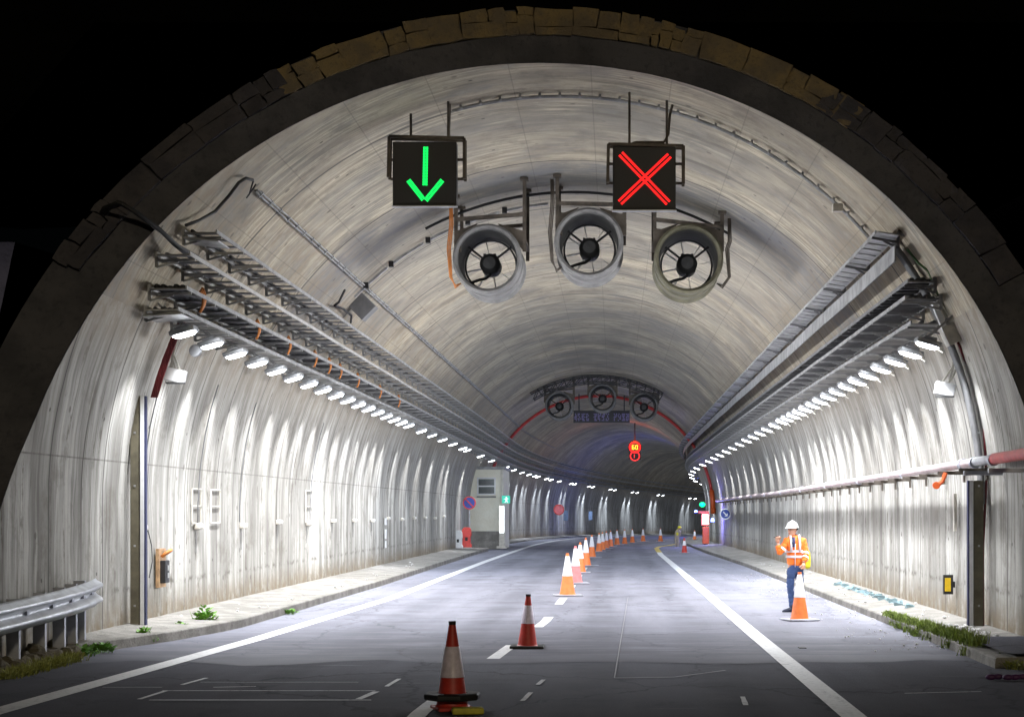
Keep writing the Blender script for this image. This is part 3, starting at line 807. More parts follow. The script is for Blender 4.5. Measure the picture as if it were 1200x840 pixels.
mb = MB()
for q in range(3):
    mb.tube([at(112+3*q,262,24.3), at(122+3*q,244,23.9), at(138+3*q,237+q,23.7), at(160+2*q,249+2*q,23.9), at(186+2*q,268+2*q,24.1), at(204+2*q,286+q,24.5), P(25.2, -5.1+.05*q, 5.45)], .03, 8)
tag(mb.build('cable_bundle', M['black'], smooth=True), 'thick black cables crossing the dark portal ring into the left trays', 'cable')
# red arches and far trunking
mb = MB(); mb.tube(arc(100, R_(10), R_(170), 0, 90, 6.36), .085, 8)
tag(mb.build('red_arch_cable', M['red'], smooth=True), 'red cable arching right across the vault behind the far fans', 'cable')

# ------------------------------------------------------------------ jet fans
def make_fan(mat, L=1.7, Ro=.66):
    r = empty('jet_fan', (0,0,0))
    b = MB(); b.lathe([(Ro-.07, .02), (Ro-.02, -.03), (Ro+.02, 0), (Ro+.02, .10), (Ro-.03, .14), (Ro-.03, L*.45), (Ro+.0, L*.46), (Ro+.0, L*.5), (Ro-.03, L*.51), (Ro-.03, L-.14), (Ro+.02, L-.1), (Ro+.02, L), (Ro-.04, L+.02), (Ro-.08, L-.05), (Ro-.10, L*.62), (Ro-.10, L*.38), (Ro-.08, .12)], (0,0,0), 48, 'y', closed=True)
    b.build('housing', mat, r, smooth='auto', local=True)
    k = MB(); k.lathe([(Ro-.083, .13), (Ro-.104, L*.38), (Ro-.104, L*.62), (Ro-.084, L-.05), (Ro-.09, L-.06), (Ro-.115, L*.62), (Ro-.115, L*.38), (Ro-.09, .14)], (0,0,0), 40, 'y', closed=True); k.lathe([(Ro-.135, L*.60), (Ro-.125, L*.66), (Ro-.165, L*.67), (Ro-.165, L*.60)], (0,0,0), 40, 'y', closed=True)
    k.build('inner_rim', M['fan_dark'], r, smooth='auto', local=True)
    h = MB(); h.lathe([(.001, L*.33), (.12, L*.34), (.185, L*.38), (.205, L*.45), (.205, L*.78), (.13, L*.86), (.001, L*.88)], (0,0,0), 24, 'y')
    h.box((-.10, L*.45, .14), (.05, .2, .10)); h.box((.10, L*.45, .14), (.05, .2, .10))
    h.build('motor', M['fan_dark'], r, smooth='auto', local=True)
    s = MB()
    for a in (38, 142): s.bar((.13*math.cos(R_(a)), L*.45, .13*math.sin(R_(a))), ((Ro-.1)*math.cos(R_(a)), L*.45, (Ro-.1)*math.sin(R_(a))), .06, .04)
    s.tube([(0, L*.42, -.15), (.0, L*.42, -.24), (-.08, L*.42, -.30), (-.22, L*.42, -.33), (-.42, L*.42, -.40)], .03, 8)
    s.build('strut', M['black'], r, local=True)
    for i in range(8):
        bl = MB(); a = 2*PI*i/8+.2; rows = []
        for q in range(6):
            rr = .17+(Ro-.32)*q/5; tw = R_(86-9*q/5); wd = .12-.03*q/5
            c = Vector((rr*math.cos(a), L*.72, rr*math.sin(a))); t = Vector((-math.sin(a), 0, math.cos(a)))
            e = (t*math.cos(tw)+Vector((0,1,0))*math.sin(tw))*wd/2
            rows.append([c-e, c+e])
        bl.grid(rows); o = bl.build('blade', M['blade'], r, local=True); m = o.modifiers.new('s', 'SOLIDIFY'); m.thickness = .004
    return r
def make_fan_frame(r, x0, x1, ztop, L=1.7, Ro=.66, mat=None):
    f = MB(); mat = mat or M['brown']
    for y in (.12, L-.25):
        f.bar((x0, y, .15), (x0, y, ztop[0]), .07, .05); f.bar((x1, y, .15), (x1, y, ztop[1]), .07, .05)
        f.bar((x0, y, Ro+.12), (x1, y, Ro+.12+.30*(ztop[1]-ztop[0])), .10, .07)
        f.box((x0, y, ztop[0]), (.16, .2, .05)); f.box((x1, y, ztop[1]), (.16, .2, .05))
        f.bar((x0, y, .2), (x0+.1*(1 if x1 > x0 else -1), y, .2), .12)
    for x in (x0, x1):
        f.bar((x, .12, Ro*.55), (x, L-.25, Ro*.55), .08, .06)
    f.build('mounting_frame', mat, r, local=True)
    sh = MB()
    for sx, xx in ((-1, x0), (1, x1)):
        a = R_(52); sh.add([Vector((sx*Ro*math.cos(a), .10, Ro*math.sin(a)-.04)), Vector((xx, .10, .15)), Vector((xx, .10, .55)), Vector((sx*Ro*.3, .10, Ro+.04)),
                            Vector((sx*Ro*math.cos(a), .16, Ro*math.sin(a)-.04)), Vector((xx, .16, .15)), Vector((xx, .16, .55)), Vector((sx*Ro*.3, .16, Ro+.04))],
                           [(0,1,2,3), (4,5,6,7), (0,1,5,4), (1,2,6,5), (2,3,7,6), (3,0,4,7)])
    sh.build('gusset', mat, r, local=True)
def vault_h(x): return HC+math.sqrt(6.45**2-x*x)
def fan(px, py, z, mat, label, Ro, frame, group=None, L=1.7, scable=0, sag=0):
    c = at(px, py, z); r = make_fan(mat, L, Ro); r.location = c
    tag(r, label, 'fan', group)
    x0, x1 = frame; dz = drop(z)
    make_fan_frame(r, x0, x1, (vault_h(c.x+x0)-dz-c.z, vault_h(c.x+x1)-dz-c.z), L, Ro)
    return r, c
f1, c1 = fan(571, 303, 35, M['fan'], 'left one of the three large jet fans nearest, pale grey housing', .66, (-.62, .72))
f2, c2 = fan(690, 284, 35, M['fan'], 'middle and highest of the three large jet fans nearest', .66, (-.62, .70))
f3, c3 = fan(807, 303, 35, M['fan_olive'], 'right one of the three large jet fans nearest, olive rim below the red cross', .66, (-.66, .66))
for c, dx, mt, lb in ((c1, -.74, M['orange_cable'], 'orange cable hanging beside the left near jet fan'), (c2, -.74, M['brown'], 'thin dark cable hanging beside the middle near jet fan'), (c3, .78, M['brown'], 'brown cable hanging beside the right near jet fan')):
    mb = MB(); zt = vault_h(c.x+dx)
    for q in range(3):
        mb.tube([(c.x+dx+.02*q, 35.1, zt-.05), (c.x+dx+.03*q, 35.1, zt-.5), (c.x+dx-.05+.03*q, 35.1, c.z+.2), (c.x+dx+.02*q, 35.1, c.z-.35), (c.x+dx*.86, 35.15, c.z-.5-.03*q), (c.x+dx*.72, 35.2, c.z-.46)], .014, 6)
    tag(mb.build('hanging_cable', mt, smooth=True), lb, 'cable')
for px, py, lb in ((655, 475, 'left one of the three small distant jet fans'), (706, 466, 'middle one of the three small distant jet fans'), (755, 476, 'right one of the three small distant jet fans')):
    fan(px, py, 87, M['fan'], lb, .66, (-.7, .7))
root = empty('fan_truss', P(85.5, 0, 7.5), 'dark lattice truss arching over the three distant jet fans', 'truss')
mb = MB(); 
for y in (85.5, 86.6):
    A = [V(y, R_(a), 6.38) for a in range(60, 124, 4)]; B = [V(y, R_(a), 6.05) for a in range(60, 124, 4)]
    for i in range(len(A)-1):
        mb.bar(A[i], A[i+1], .05); mb.bar(B[i], B[i+1], .05); mb.bar(A[i], B[i+1], .035); mb.bar(A[i], B[i], .035)
mb.build('truss_bars', M['blackmetal'], root)
mb = MB(); mb.tube(arc(36.4, R_(60), R_(118), 0, 30, 6.36), .03, 6)
tag(mb.build('fan_cable', M['black'], smooth=True), 'dark cable arching along the vault over the near jet fans', 'cable')

# ------------------------------------------------------------------ lane signals
def signal(name, x0, x1, y0, y1, z, label, segs, dotmat, hang):
    a = at(x0, y0, z); b = at(x1, y1, z); c = (a+b)/2; w = b.x-a.x; hgt = a.z-b.z
    r = empty(name, Vector((c.x, z, b.z)), label, 'lane signal')
    m = MB(); m.box((c.x, z+.12, c.z), (w, .22, hgt)); m.build('cabinet', M['blackmetal'], r, bevel=.012)
    m = MB(); m.box((c.x, z+.004, c.z), (w-.05, .012, hgt-.05)); m.build('screen', M['screen'], r)
    m = MB(); m.box((c.x, z+.02, b.z-.012), (w+.02, .1, .018)); m.build('sill', M['galv'], r)
    d = MB(); px = z/F
    for (p, q, wd, rows) in segs:
        A = at(p[0], p[1], z); B = at(q[0], q[1], z); v = B-A; n = int(v.length/.024); t = v.normalized(); s_ = Vector((-t.z, 0, t.x))
        for i in range(n+1):
            for kk in rows:
                cc = A+t*i*.024+s_*kk*px; cc.y = z-.006
                d.lathe([(.0115, 0), (.0095, -.006), (.0005, -.008)], cc, 6, 'y')
    d.build('led_dots', dotmat, r)
    f = MB(); (fx0, fx1, fy0, fyl, fyr) = hang
    F0 = at(fx0, fy0, z); F1 = at(fx1, fy0+2, z); 
    for dy in (0, .2):
        o_ = Vector((0, dy, 0))
        f.bar(F0+o_, F1+o_, .045, .045); f.bar(F0+o_, at(fx0-1, fyl, z)+o_, .045); f.bar(F1+o_, at(fx1, fyr, z)+o_, .045)
    for q in (.28, .78):
        X = F0.x+(F1.x-F0.x)*q; f.tube([(X, z+.1, F0.z), (X, z+.1, vault_h(X))], .02, 8)
    for zz in (c.z-.05, c.z+.25): f.bar((F0.x, z+.2, zz), (F1.x, z+.2, zz), .04)
    f.build('hanger', M['brown'], r)
    return r
M['screen'] = simple('dark_led_screen', (.018,.017,.018), .55, 0, .2, 40)
signal('lane_signal', 460, 535, 166, 241, 27.6, 'square black lane signal showing a green downward arrow', [((499,173),(498,218),2.1,(-2.2,-.9,.9,2.2)), ((479,212),(497,235),2.1,(-2.2,-.9,.9,2.2)), ((518,212),(499,235),2.1,(-2.2,-.9,.9,2.2))], M['led_green'], (456, 544, 160, 208, 210))
signal('lane_signal', 718, 792, 171, 246, 27.6, 'square black lane signal showing a red cross', [((728,181),(783,238),2.3,(-3.0,-1.8,1.8,3.0)), ((784,183),(726,238),2.3,(-3.0,-1.8,1.8,3.0))], M['led_red'], (713, 801, 169, 214, 216))
mb = MB()
mb.tube([at(527,120,28.1), at(527,128,28.0), at(526,150,27.8), at(526,160,27.75)], .022, 8); tag(mb.build('signal_cable', M['brown'], smooth=True), 'brown cable dropping from the arch to the green arrow signal', 'cable')
mb = MB(); mb.tube([at(788,123,28.1), at(785,135,28.0), at(783,158,27.8), at(778,167,27.75), at(745,167,27.75), at(735,171,27.7)], .022, 8); tag(mb.build('signal_cable', M['brown'], smooth=True), 'brown cable bending from the arch to the red cross signal', 'cable')

# distant message board and speed limit sign
c = at(705, 488, 97); r = empty('message_board', c-Vector((0,0,.3)), 'long dark message board with dim violet characters between distant fans', 'message board')
a = at(672, 481, 97); b = at(738, 495, 97)
mb = MB(); mb.box((a+b)/2+Vector((0,.15,0)), (b.x-a.x, .3, a.z-b.z)); mb.build('cabinet', M['screen'], r)
mb = MB(); n = 14; rnd = random.Random(5); cw = (b.x-a.x)/n
for i in range(n):
    if i in (4, 9): continue
    for gx in range(4):
        for gz in range(5):
            if rnd.random() < .62: mb.box((a.x+cw*(i+.15+gx*.19), 96.98, b.z+.12+gz*.085), (.055, .02, .055))
mb.build('characters', M['led_text'], r)
mb = MB(); mb.bar((a.x+.3, 97.1, a.z), (a.x+.3, 97.1, vault_h(a.x)-.1), .06); mb.bar((b.x-.3, 97.1, a.z), (b.x-.3, 97.1, vault_h(b.x)-.1), .06); mb.build('hanger', M['blackmetal'], r)
c = at(744, 524, 128); r = empty('speed_limit_sign', c-Vector((0,0,.5)), 'round lit speed limit sign reading 60 with a glowing red ring', 'traffic sign')
mb = MB(); mb.lathe([(.001, .25), (.50, .25), (.50, .02), (.001, .02)], c, 32, 'y'); mb.box(c+Vector((0,.15,-.62)), (.85,.25,.5)); mb.build('cabinet', M['blackmetal'], r)
mb = MB(); mb.lathe([(.42, 0), (.42, -.03), (.31, -.03), (.31, 0)], c, 32, 'y', closed=True); mb.build('red_ring', M['led_red'], r)
mb = MB()
def seg7(mb, x, z, w, h, on, y, t):
    S = {'a': ((x-w/2, z+h/2), (x+w/2, z+h/2)), 'g': ((x-w/2, z), (x+w/2, z)), 'd': ((x-w/2, z-h/2), (x+w/2, z-h/2)), 'f': ((x-w/2, z), (x-w/2, z+h/2)), 'e': ((x-w/2, z-h/2), (x-w/2, z)), 'b': ((x+w/2, z), (x+w/2, z+h/2)), 'c': ((x+w/2, z-h/2), (x+w/2, z))}
    for k in on:
        (x0, z0), (x1, z1) = S[k]; mb.bar((x0, y, z0), (x1, y, z1), t)
seg7(mb, c.x-.12, c.z, .14, .28, 'acdefg', c.y-.02, .05); seg7(mb, c.x+.12, c.z, .14, .28, 'abcdef', c.y-.02, .05)
mb.build('numerals', M['led_orange'], r)
mb = MB(); mb.lathe([(.36, 0), (.36, -.03), (.28, -.03), (.28, 0)], c+Vector((0,.02,-.62)), 32, 'y', closed=True); mb.bar(c+Vector((-.04,-.01,-.5)), c+Vector((-.04,-.01,-.75)), .05)
mb.build('ring_reflection', emitter('dim_red_reflection', (1,.03,.03), 1.2), r)  # reflection of the red ring, built as a dim glowing ring
mb = MB(); mb.bar(c+Vector((0,.15,.5)), Vector((c.x, c.y+.15, P(128,0,HC+6.4).z)), .08); mb.build('hanger', M['blackmetal'], r)
pt = bpy.data.lights.new('sign_glow', 'POINT'); pt.energy = 60; pt.color = (1, .12, .03); pt.shadow_soft_size = .3
po = bpy.data.objects.new('sign_glow', pt); col.objects.link(po); po.location = (0, -.6, .9); po.parent = r

# ------------------------------------------------------------------ wall furniture
def duct_post(side, s, lat, h1, label):
    r = empty('cable_duct', P(s, lat, .17), label, 'cable duct')
    lean = -side*.0
    m = MB(); A = P(s, lat, .17); B = P(s, lat+.0, h1)
    m.bar(A, B, .14, .12, up=Vector((0,1,0))); m.build('duct', M['olive_post'], r, bevel=.008)
    m = MB(); dx = Vector((.115*(1 if side < 0 else -1), -.02, 0)); m.bar(A+dx, B+dx, .055, .13, up=Vector((0,1,0))); m.build('white_cover', M['white'], r)
    m = MB(); dx = Vector((.155*(1 if side < 0 else -1), -.02, 0)); m.bar(A+dx, B+dx, .022, .10, up=Vector((0,1,0))); m.build('dark_cable', M['navy'], r)
    m = MB()
    for t in (.3, 1.2, 2.1, 2.9): m.box(A+Vector((0, -.065, t)), (.03, .01, .03))
    m.build('bolts', M['galv'], r)
duct_post(-1, 27, -6.36, 3.62, 'tall olive cable duct with white edge on the left wall')
duct_post(1, 27, 6.33, 2.35, 'olive cable duct with white edge on the right wall by the portal')
mb = MB()
for q in range(4): mb.tube([P(27-.0*q, 0, 0)+Vector((-math.sqrt(6.36**2-(h-HC)**2)+.028*q+.03, 0, h)) for h in (3.6, 3.9, 4.2, 4.5, 4.75)], .015, 6)
tag(mb.build('red_cables', M['redcable'], smooth=True), 'dark red cables rising from the left duct to the trays', 'cable')
mb = MB(); aa = [R_(x) for x in (3, 10, 18, 26, 33, 38)]
for q in range(3): mb.tube([V(27.0+.09*q, R_(0)+R_(38)*i/14, 6.40) for i in range(15)], .04, 8)
tag(mb.build('curved_conduits', M['traydark'], smooth=True), 'dark conduits curving up the right edge of the portal', 'conduit')
mb = MB(); mb.tube([at(1152,742,27), at(1152,640,27), at(1156,560,27), at(1153,500,27), at(1141,440,27), at(1130,420,27), at(1122,400,26.9)], .02, 6)
tag(mb.build('hanging_cable', M['redcable'], smooth=True), 'dark red cable running down the right wall beside the duct', 'cable')
mb = MB(); mb.tube([at(1062,276,26.6), at(1074,283,26.5), at(1084,296,26.5), at(1087,310,26.6), at(1092,330,26.8)], .02, 6); mb.tube([at(1063,292,26.6), at(1076,308,26.6), at(1088,318,26.6), at(1094,330,26.7), at(1100,345,26.8)], .018, 6)
tag(mb.build('green_cables', simple('green_cable_sheath', (.07,.16,.05), .6), smooth=True), 'green cables drooping at the near end of the right trays', 'cable')
mb = MB(); mb.ball(at(1060,272,26.6), .09, (1.2,1,.7)); tag(mb.build('cable_gland', M['brown'], smooth=True), 'rusty round fitting at the top corner of the right trays', 'fitting')
plate('terminal_box', at(1114, 392, 26.9), (.22,.3,.30), M['offwhite'], 'cream terminal box beside the first right wall lamp', 'junction box', 0, R_(-25))
plate('duct_cover', at(1107, 352, 26.9), (.16,.2,.55), M['olive_post'], 'olive cover plate between the right trays and conduits', 'cover plate', 0, R_(-32))
mb = MB(); mb.bar(at(1092,348,26.8), at(1108,388,26.8), .09); tag(mb.build('white_duct', M['white'], bevel=.01), 'short white duct slanting down beside the right trays', 'duct')
def hang_box(name, px, py, z, lab, wires):
    c = at(px, py, z); r = empty(name, c, lab, 'junction box')
    m = MB(); m.box(c, (.30, .16, .20), (Vector((.97,0,-.2)), Vector((0,1,0)), Vector((.2,0,.97)))); m.build('box', M['white'], r, bevel=.015)
    m = MB(); m.box(c+Vector((0,-.02,-.115)), (.27,.12,.025)); m.build('cable_entry', M['fan_dark'], r)
    m = MB()
    for (p, q, k) in wires: m.tube([at(p[0],p[1],z), at((p[0]+q[0])/2+k, (p[1]+q[1])/2, z), at(q[0],q[1],z)], .018, 6)
    m.build('wires', M['offwhite'], r, smooth=True)
hang_box('junction_box', 206, 440, 27.2, 'white junction box hanging from pale wires below the first left lamp', [((198,402),(202,432),2), ((203,402),(206,432),-3), ((207,400),(199,434),0), ((200,410),(211,434),1)])
hang_box('junction_box', 1107, 456, 27.3, 'white junction box on curved pale wires below the first right lamp', [((1116,408),(1112,446),4), ((1118,412),(1104,448),5), ((1120,432),(1110,450),2)])
c = at(229, 411, 27.6); mb = MB(); mb.lathe([(.001,-.05), (.085,-.05), (.10,0), (.001,.03)], c, 20, 'y'); tag(mb.build('round_sensor', M['lamp_body'], smooth='auto'), 'grey round sensor between the first two left lamps', 'sensor')

# low marker lights in a row on the left wall
def nub():
    r = empty('marker_light', (0,0,0)); m = MB(); m.box((0,0,0), (.10,.36,.10)); m.build('casing', M['offwhite'], r, bevel=.02, local=True)
    m = MB(); m.box((.052,0,.005), (.01,.26,.04)); m.build('lens', M['white'], r, local=True)
    m = MB(); m.box((-.047, 0, -.27), (.004, .11, .4)); m.build('stain_drip', M['stain'], r, local=True); return r
M['stain'] = simple('damp_stain', (.27,.26,.245), .7, 0, .4, 8)
pn = nub(); i = 0; s = 27.7
while s < 78:
    o = pn if i == 0 else copy_tree(pn); o.location = P(s, -6.45, 1.62+(.03*math.sin(s)))
    tag(o, 'pale marker light low on the left wall, nearest the cable duct' if i == 0 else '%s pale marker light from the portal low on the left wall' % ordinal(i+1), 'marker light', 'low marker lights along the left wall')
    i += 1; s += 3.78
def frame_sign(s, h, w, hh, label, group=None):
    r = empty('panel_frame', P(s, -6.47, h-hh/2), label, 'frame', group); m = MB(); x = -6.47; 
    for dy in (-w/2, w/2): m.bar(P(s+dy, x, h-hh/2), P(s+dy, x, h+hh/2), .022)
    for dz in (-hh/2, 0, hh/2): m.bar(P(s-w/2, x, h+dz), P(s+w/2, x, h+dz), .022)
    m.build('frame_bars', M['offwhite'], r)
frame_sign(31.4, 1.98, .65, .60, 'nearer of two white outlined panels side by side on left wall')
frame_sign(32.9, 1.98, .75, .60, 'farther of two white outlined panels side by side on left wall')
frame_sign(43.0, 2.0, 1.0, .75, 'lone white outlined panel on the left wall past the pair')
r = empty('wall_socket', P(28.8, -6.45, .6), 'rusty orange bracket and dark electrical box low on the left wall', 'electrical box')
m = MB(); m.box(P(28.8, -6.44, .98), (.05,.45,.62)); m.build('backing', simple('rust_stained_board', (.48,.30,.16), .8, 0, .5, 8), r)
m = MB(); m.box(P(28.8, -6.38, .92), (.10,.28,.36)); m.build('box', M['blackmetal'], r, bevel=.01)
m = MB(); m.box(P(28.8, -6.32, .98), (.01,.08,.08)); m.box(P(28.8, -6.32, .86), (.01,.08,.08)); m.build('socket', M['tray'], r)
m = MB(); m.tube([P(28.7,-6.4,1.16), P(28.7,-6.3,1.24), P(28.9,-6.3,1.26), P(29.0,-6.42,1.2)], .03, 6); m.build('bracket', M['orange_cable'], r, smooth=True)
mb = MB(); mb.tube([P(28.0,-6.44,1.6), P(28.15,-6.42,1.35), P(28.2,-6.42,1.1), P(28.0,-6.42,.85)], .008, 5); tag(mb.build('dangling_wire', M['black'], smooth=True), 'thin wire dangling below the first marker light', 'cable')
for s_, hh, nm in ((27.7, 4.2, 'first'), (34.9, 4.0, 'third'), (31.4, 4.1, 'second'), (43, 4, 'fifth')):
    mb = MB(); mb.tube([P(s_+.0, -math.sqrt(6.44**2-(h-HC)**2) if h > HC else -6.45, h) for h in (1.68, 2.0, 2.6, 3.2, 3.7, hh)], .011, 5)
    tag(mb.build('wall_cable', M['traydark'], smooth=True), 'thin dark cable running down the left wall to the %s marker light' % nm, 'cable', 'thin cables down the left wall')
mb = MB()
for z_, w_ in ((1.55, .4), (1.15, .34), (.82, .24)): mb.box(P(57.2, -6.45, z_), (.03, w_, .22 if z_ != 1.15 else .3))
tag(mb.build('torn_poster', M['white'], bevel=.01), 'torn white notice stuck low on the left wall', 'notice')
# right wall: fire main
r = empty('fire_main', P(24, 6.15, 2.4), 'faded pink fire main running along the right wall', 'pipe')
m = MB(); pts = [P(s, 6.18, 2.62-.0045*(s-24) if s < 60 else 2.458) for s in [26.5+1.0*i for i in range(68)]]; m.tube(pts, .068, 14, caps=True); m.build('pipe', M['pipe'], r, smooth='auto')
m = MB(); m.tube([P(s, 6.18, 2.62+.004*(26.5-s)) for s in (22.5, 23.5, 24.5, 25.2)], .078, 14); m.build('red_end', M['red'], r, smooth='auto')
m = MB(); m.tube([P(s, 6.18, 2.62) for s in (25.2, 26.0, 26.5)], .068, 14); m.build('bare_section', M['galv'], r, smooth='auto')
m = MB()
for s in (25.2, 26.5, 27.4, 33, 39, 45, 51, 57, 63, 69, 75): m = MB(); m.tube([P(s-.06, 6.18, 2.61-.0045*(s-26)), P(s+.06, 6.18, 2.61-.0045*(s-26))], .088, 14); m.build('coupling', M['railpost'], r, smooth='auto')
m0 = None; s = 26.9
while s < 92:
    h = (2.62-.0045*(s-24) if s < 60 else 2.458)-.10
    if m0 is None:
        m = MB(); m.bar((6.02, 0, 0), (6.46, 0, 0), .05, .05); m.box((6.44, 0, -.05), (.03,.09,.2)); m0 = m.build('support', M['brown'], r, local=True); o = m0
    else: o = m0.copy(); col.objects.link(o); o.parent = r
    o.location = P(s, 0, h)-r.location; s += 1.75
m = MB(); m.tube([P(28.6,6.14,2.5), P(28.6,6.08,2.36), P(28.6,6.0,2.30)], .035, 8); m.lathe([(.001,0),(.06,0),(.06,.03),(.001,.03)], P(28.55,5.98,2.30), 12, 'y'); m.build('valve', M['orange_box'], r, smooth='auto')
m = MB(); m.bar(P(25.9,5.9,2.44), P(25.9,6.46,2.44), .06); m.bar(P(24.2,5.9,2.44), P(24.2,6.46,2.44), .06); m.build('cantilever', M['railpost'], r)
# reflector, tube, hoops
r = empty('reflector', P(29.7,6.40,.5), 'yellow reflector in a black frame low on the right wall', 'reflector')
m = MB(); m.box(P(29.6,6.36,.68), (.16,.06,.32)); m.box(P(29.66,6.42,.68), (.12,.1,.1)); m.build('frame', M['black'], r)
m = MB(); m.box(P(29.56,6.35,.68), (.095,.02,.22)); m.build('reflective_face', M['yellow'], r)
plate('tube_light', P(29.4, 6.44, 1.87), (.05,.07,.62), M['offwhite'], 'unlit vertical tube light on the right wall below the pipe', 'tube light')
mb = MB(); mb.tube([P(27.8+.25*math.cos(t), 6.43, .75+.42*math.sin(t)) for t in [R_(60+20*i) for i in range(14)]], .008, 5); tag(mb.build('wire_hoop', M['traydark'], smooth=True), 'thin wire hoop hanging beside the right duct', 'cable')
# ------------------------------------------------------------------ cabin on the left
r = empty('cabin', P(91,-5.7,.0), 'cream technical cabin built against the left wall with a small window', 'cabin')
a = at(551, 549, 91); b = at(592, 642, 91)
x0, x1, zt = a.x-.3, b.x-.1, a.z
m = MB(); m.box(((x0+x1)/2, 93.6, (zt-.1)/2), (x1-x0, 5.2, zt+.1)); m.build('wall', M['cream'], r, bevel=.02)
m = MB(); m.box(((x0+x1)/2+.03, 93.55, zt+.03), (x1-x0+.16, 5.4, .14)); m.build('roof', M['tray'], r, bevel=.01)
wa = at(560, 560, 91); wb = at(580, 579, 91); wc = (wa+wb)/2
w = empty  # window
m = MB(); W_, H_ = wb.x-wa.x, wa.z-wb.z
for dz in (-H_/2, 0, H_/2): m.box((wc.x, 90.98, wc.z+dz), (W_+.08, .08, .07))
for dx in (-W_/2, W_/2): m.box((wc.x+dx, 90.98, wc.z), (.07, .083, H_))
wn_ = m.build('window', M['white'], r)
m = MB(); m.box((wc.x-r.location.x, 90.99-r.location.y, wc.z), (W_-.02, .03, H_-.02)); p_ = m.build('pane', M['glass'], wn_, local=True)
m = MB(); m.box((wc.x-r.location.x, 90.93-r.location.y, wc.z-H_/2-.08), (W_+.1, .1, .06)); m.build('sill', M['traydark'], wn_, local=True)
m = MB(); m.box((x1-.06, 90.96, zt/2), (.14, .06, zt-.1)); m.build('corner_trim', M['offwhite'], r)
# concrete barrier in front of it
r = empty('concrete_barrier', P(90.2,-5.7,0), 'low concrete safety barrier in front of the cream cabin', 'barrier')
A = at(554, 643, 90.3); B = at(586, 643, 90.3); m = MB()
prof = [(-.30,-.05), (-.30,.10), (-.12,.38), (-.08,.86), (.08,.86), (.12,.38), (.30,.10), (.30,-.05)]
rows = [[Vector((x, 90.3+p[0], p[1])) for p in prof] for x in (A.x-.1, B.x)]
m.grid(rows); m.add(rows[0], [tuple(range(8))]); m.add(rows[1], [tuple(range(8))]); m.build('block', M['pave'], r)
# vertical light strip + green exit sign
c = at(588, 641, 90); r = empty('light_strip', Vector((c.x, 90, 0)), 'bright vertical white light strip at the corner of the cabin', 'light strip')
zt1, zb1 = at(588,592,81).z, at(588,627,81).z
m = MB(); m.box((c.x, 90, (zt1+zb1)/2), (.22,.06,zt1-zb1)); m.build('tube', M['strip'], r)
m = MB(); m.box((c.x, 90.06, zt1/2), (.28,.06,zt1)); m.box((c.x,90,.06), (.5,.3,.12)); m.box((c.x, 90, zb1/2), (.24,.12,zb1)); m.build('post', M['offwhite'], r)
c = at(593, 585, 89.8); r = empty('exit_sign', c-Vector((0,0,.25)), 'small green lit exit sign projecting from the cabin corner', 'sign')
m = MB(); m.box(c, (.40,.10,.38)); m.build('panel', M['exit'], r)
m = MB(); m.box(c+Vector((.02,-.06,-.02)), (.08,.02,.16)); m.ball(c+Vector((.02,-.06,.1)), .035); m.bar(c+Vector((-.1,-.06,.02)), c+Vector((.12,-.06,.04)), .03); m.bar(c+Vector((.02,-.06,-.08)), c+Vector((-.06,-.06,-.15)), .03); m.bar(c+Vector((.02,-.06,-.08)), c+Vector((.10,-.06,-.15)), .03); m.build('running_figure', M['exit_white'], r)
m = MB(); m.bar(c+Vector((-.25,.1,.15)), c+Vector((0,.05,.15)), .04); m.build('arm', M['galv'], r)
# no stopping sign
def round_sign(px, py, z, rad, posth, face, rim, label, bars, rot=0):
    c = at(px, py, z); r = empty('road_sign', Vector((c.x, z, .15-drop(z))), label, 'traffic sign')
    m = MB(); m.lathe([(.001,.03), (rad,.03), (rad,-.0), (.001,-.0)], c, 32, 'y'); m.build('face', face, r)
    m = MB(); m.lathe([(rad*1.0,.035), (rad*1.02,-.01), (rad*.84,-.012), (rad*.84,0)], c, 32, 'y'); m.build('rim', rim, r)
    if bars: 
        m = MB()
        for (x0,z0,x1,z1) in bars: m.bar(c+Vector((x0*rad,-.012,z0*rad)), c+Vector((x1*rad,-.012,z1*rad)), rad*.17, .012, up=Vector((0,1,0)))
        m.build('bars', rim, r)
    if posth: m = MB(); m.tube([(c.x, z+.06, .1-drop(z)), (c.x, z+.06, c.z+rad*.6)], .035, 10); m.build('pole', M['galv'], r)
    return r
round_sign(550, 589, 86, .31, 1, M['blue'], M['red'], 'round blue no parking sign with red rim on a pole by the cabin', [(-.6,.6,.6,-.6)])
round_sign(655, 597, 142, .42, 0, simple('pink_red_sign_face', (.75,.15,.17), .4), M['red'], 'small round red sign on the distant left wall', [])
round_sign(850, 602, 86, .26, 0, M['blue'], M['white'], 'round dark blue arrow sign on the right wall past the pipe', [(-.4,.4,.35,-.35),(.35,-.35,-.1,-.35),(.35,-.35,.35,.1)])
for px, py, z in ((663, 604, 146), (692, 604, 165)):
    nm = 'just right of the round red sign' if px == 663 else 'farther right, past the round red sign'
    c = at(px, py, z); mb = MB(); mb.box(c, (.35,.05,.8)); tag(mb.build('small_sign', simple('pale_blue_panel', (.22,.32,.5), .4), bevel=.01), 'tiny pale blue panel on the far wall, '+nm, 'sign')
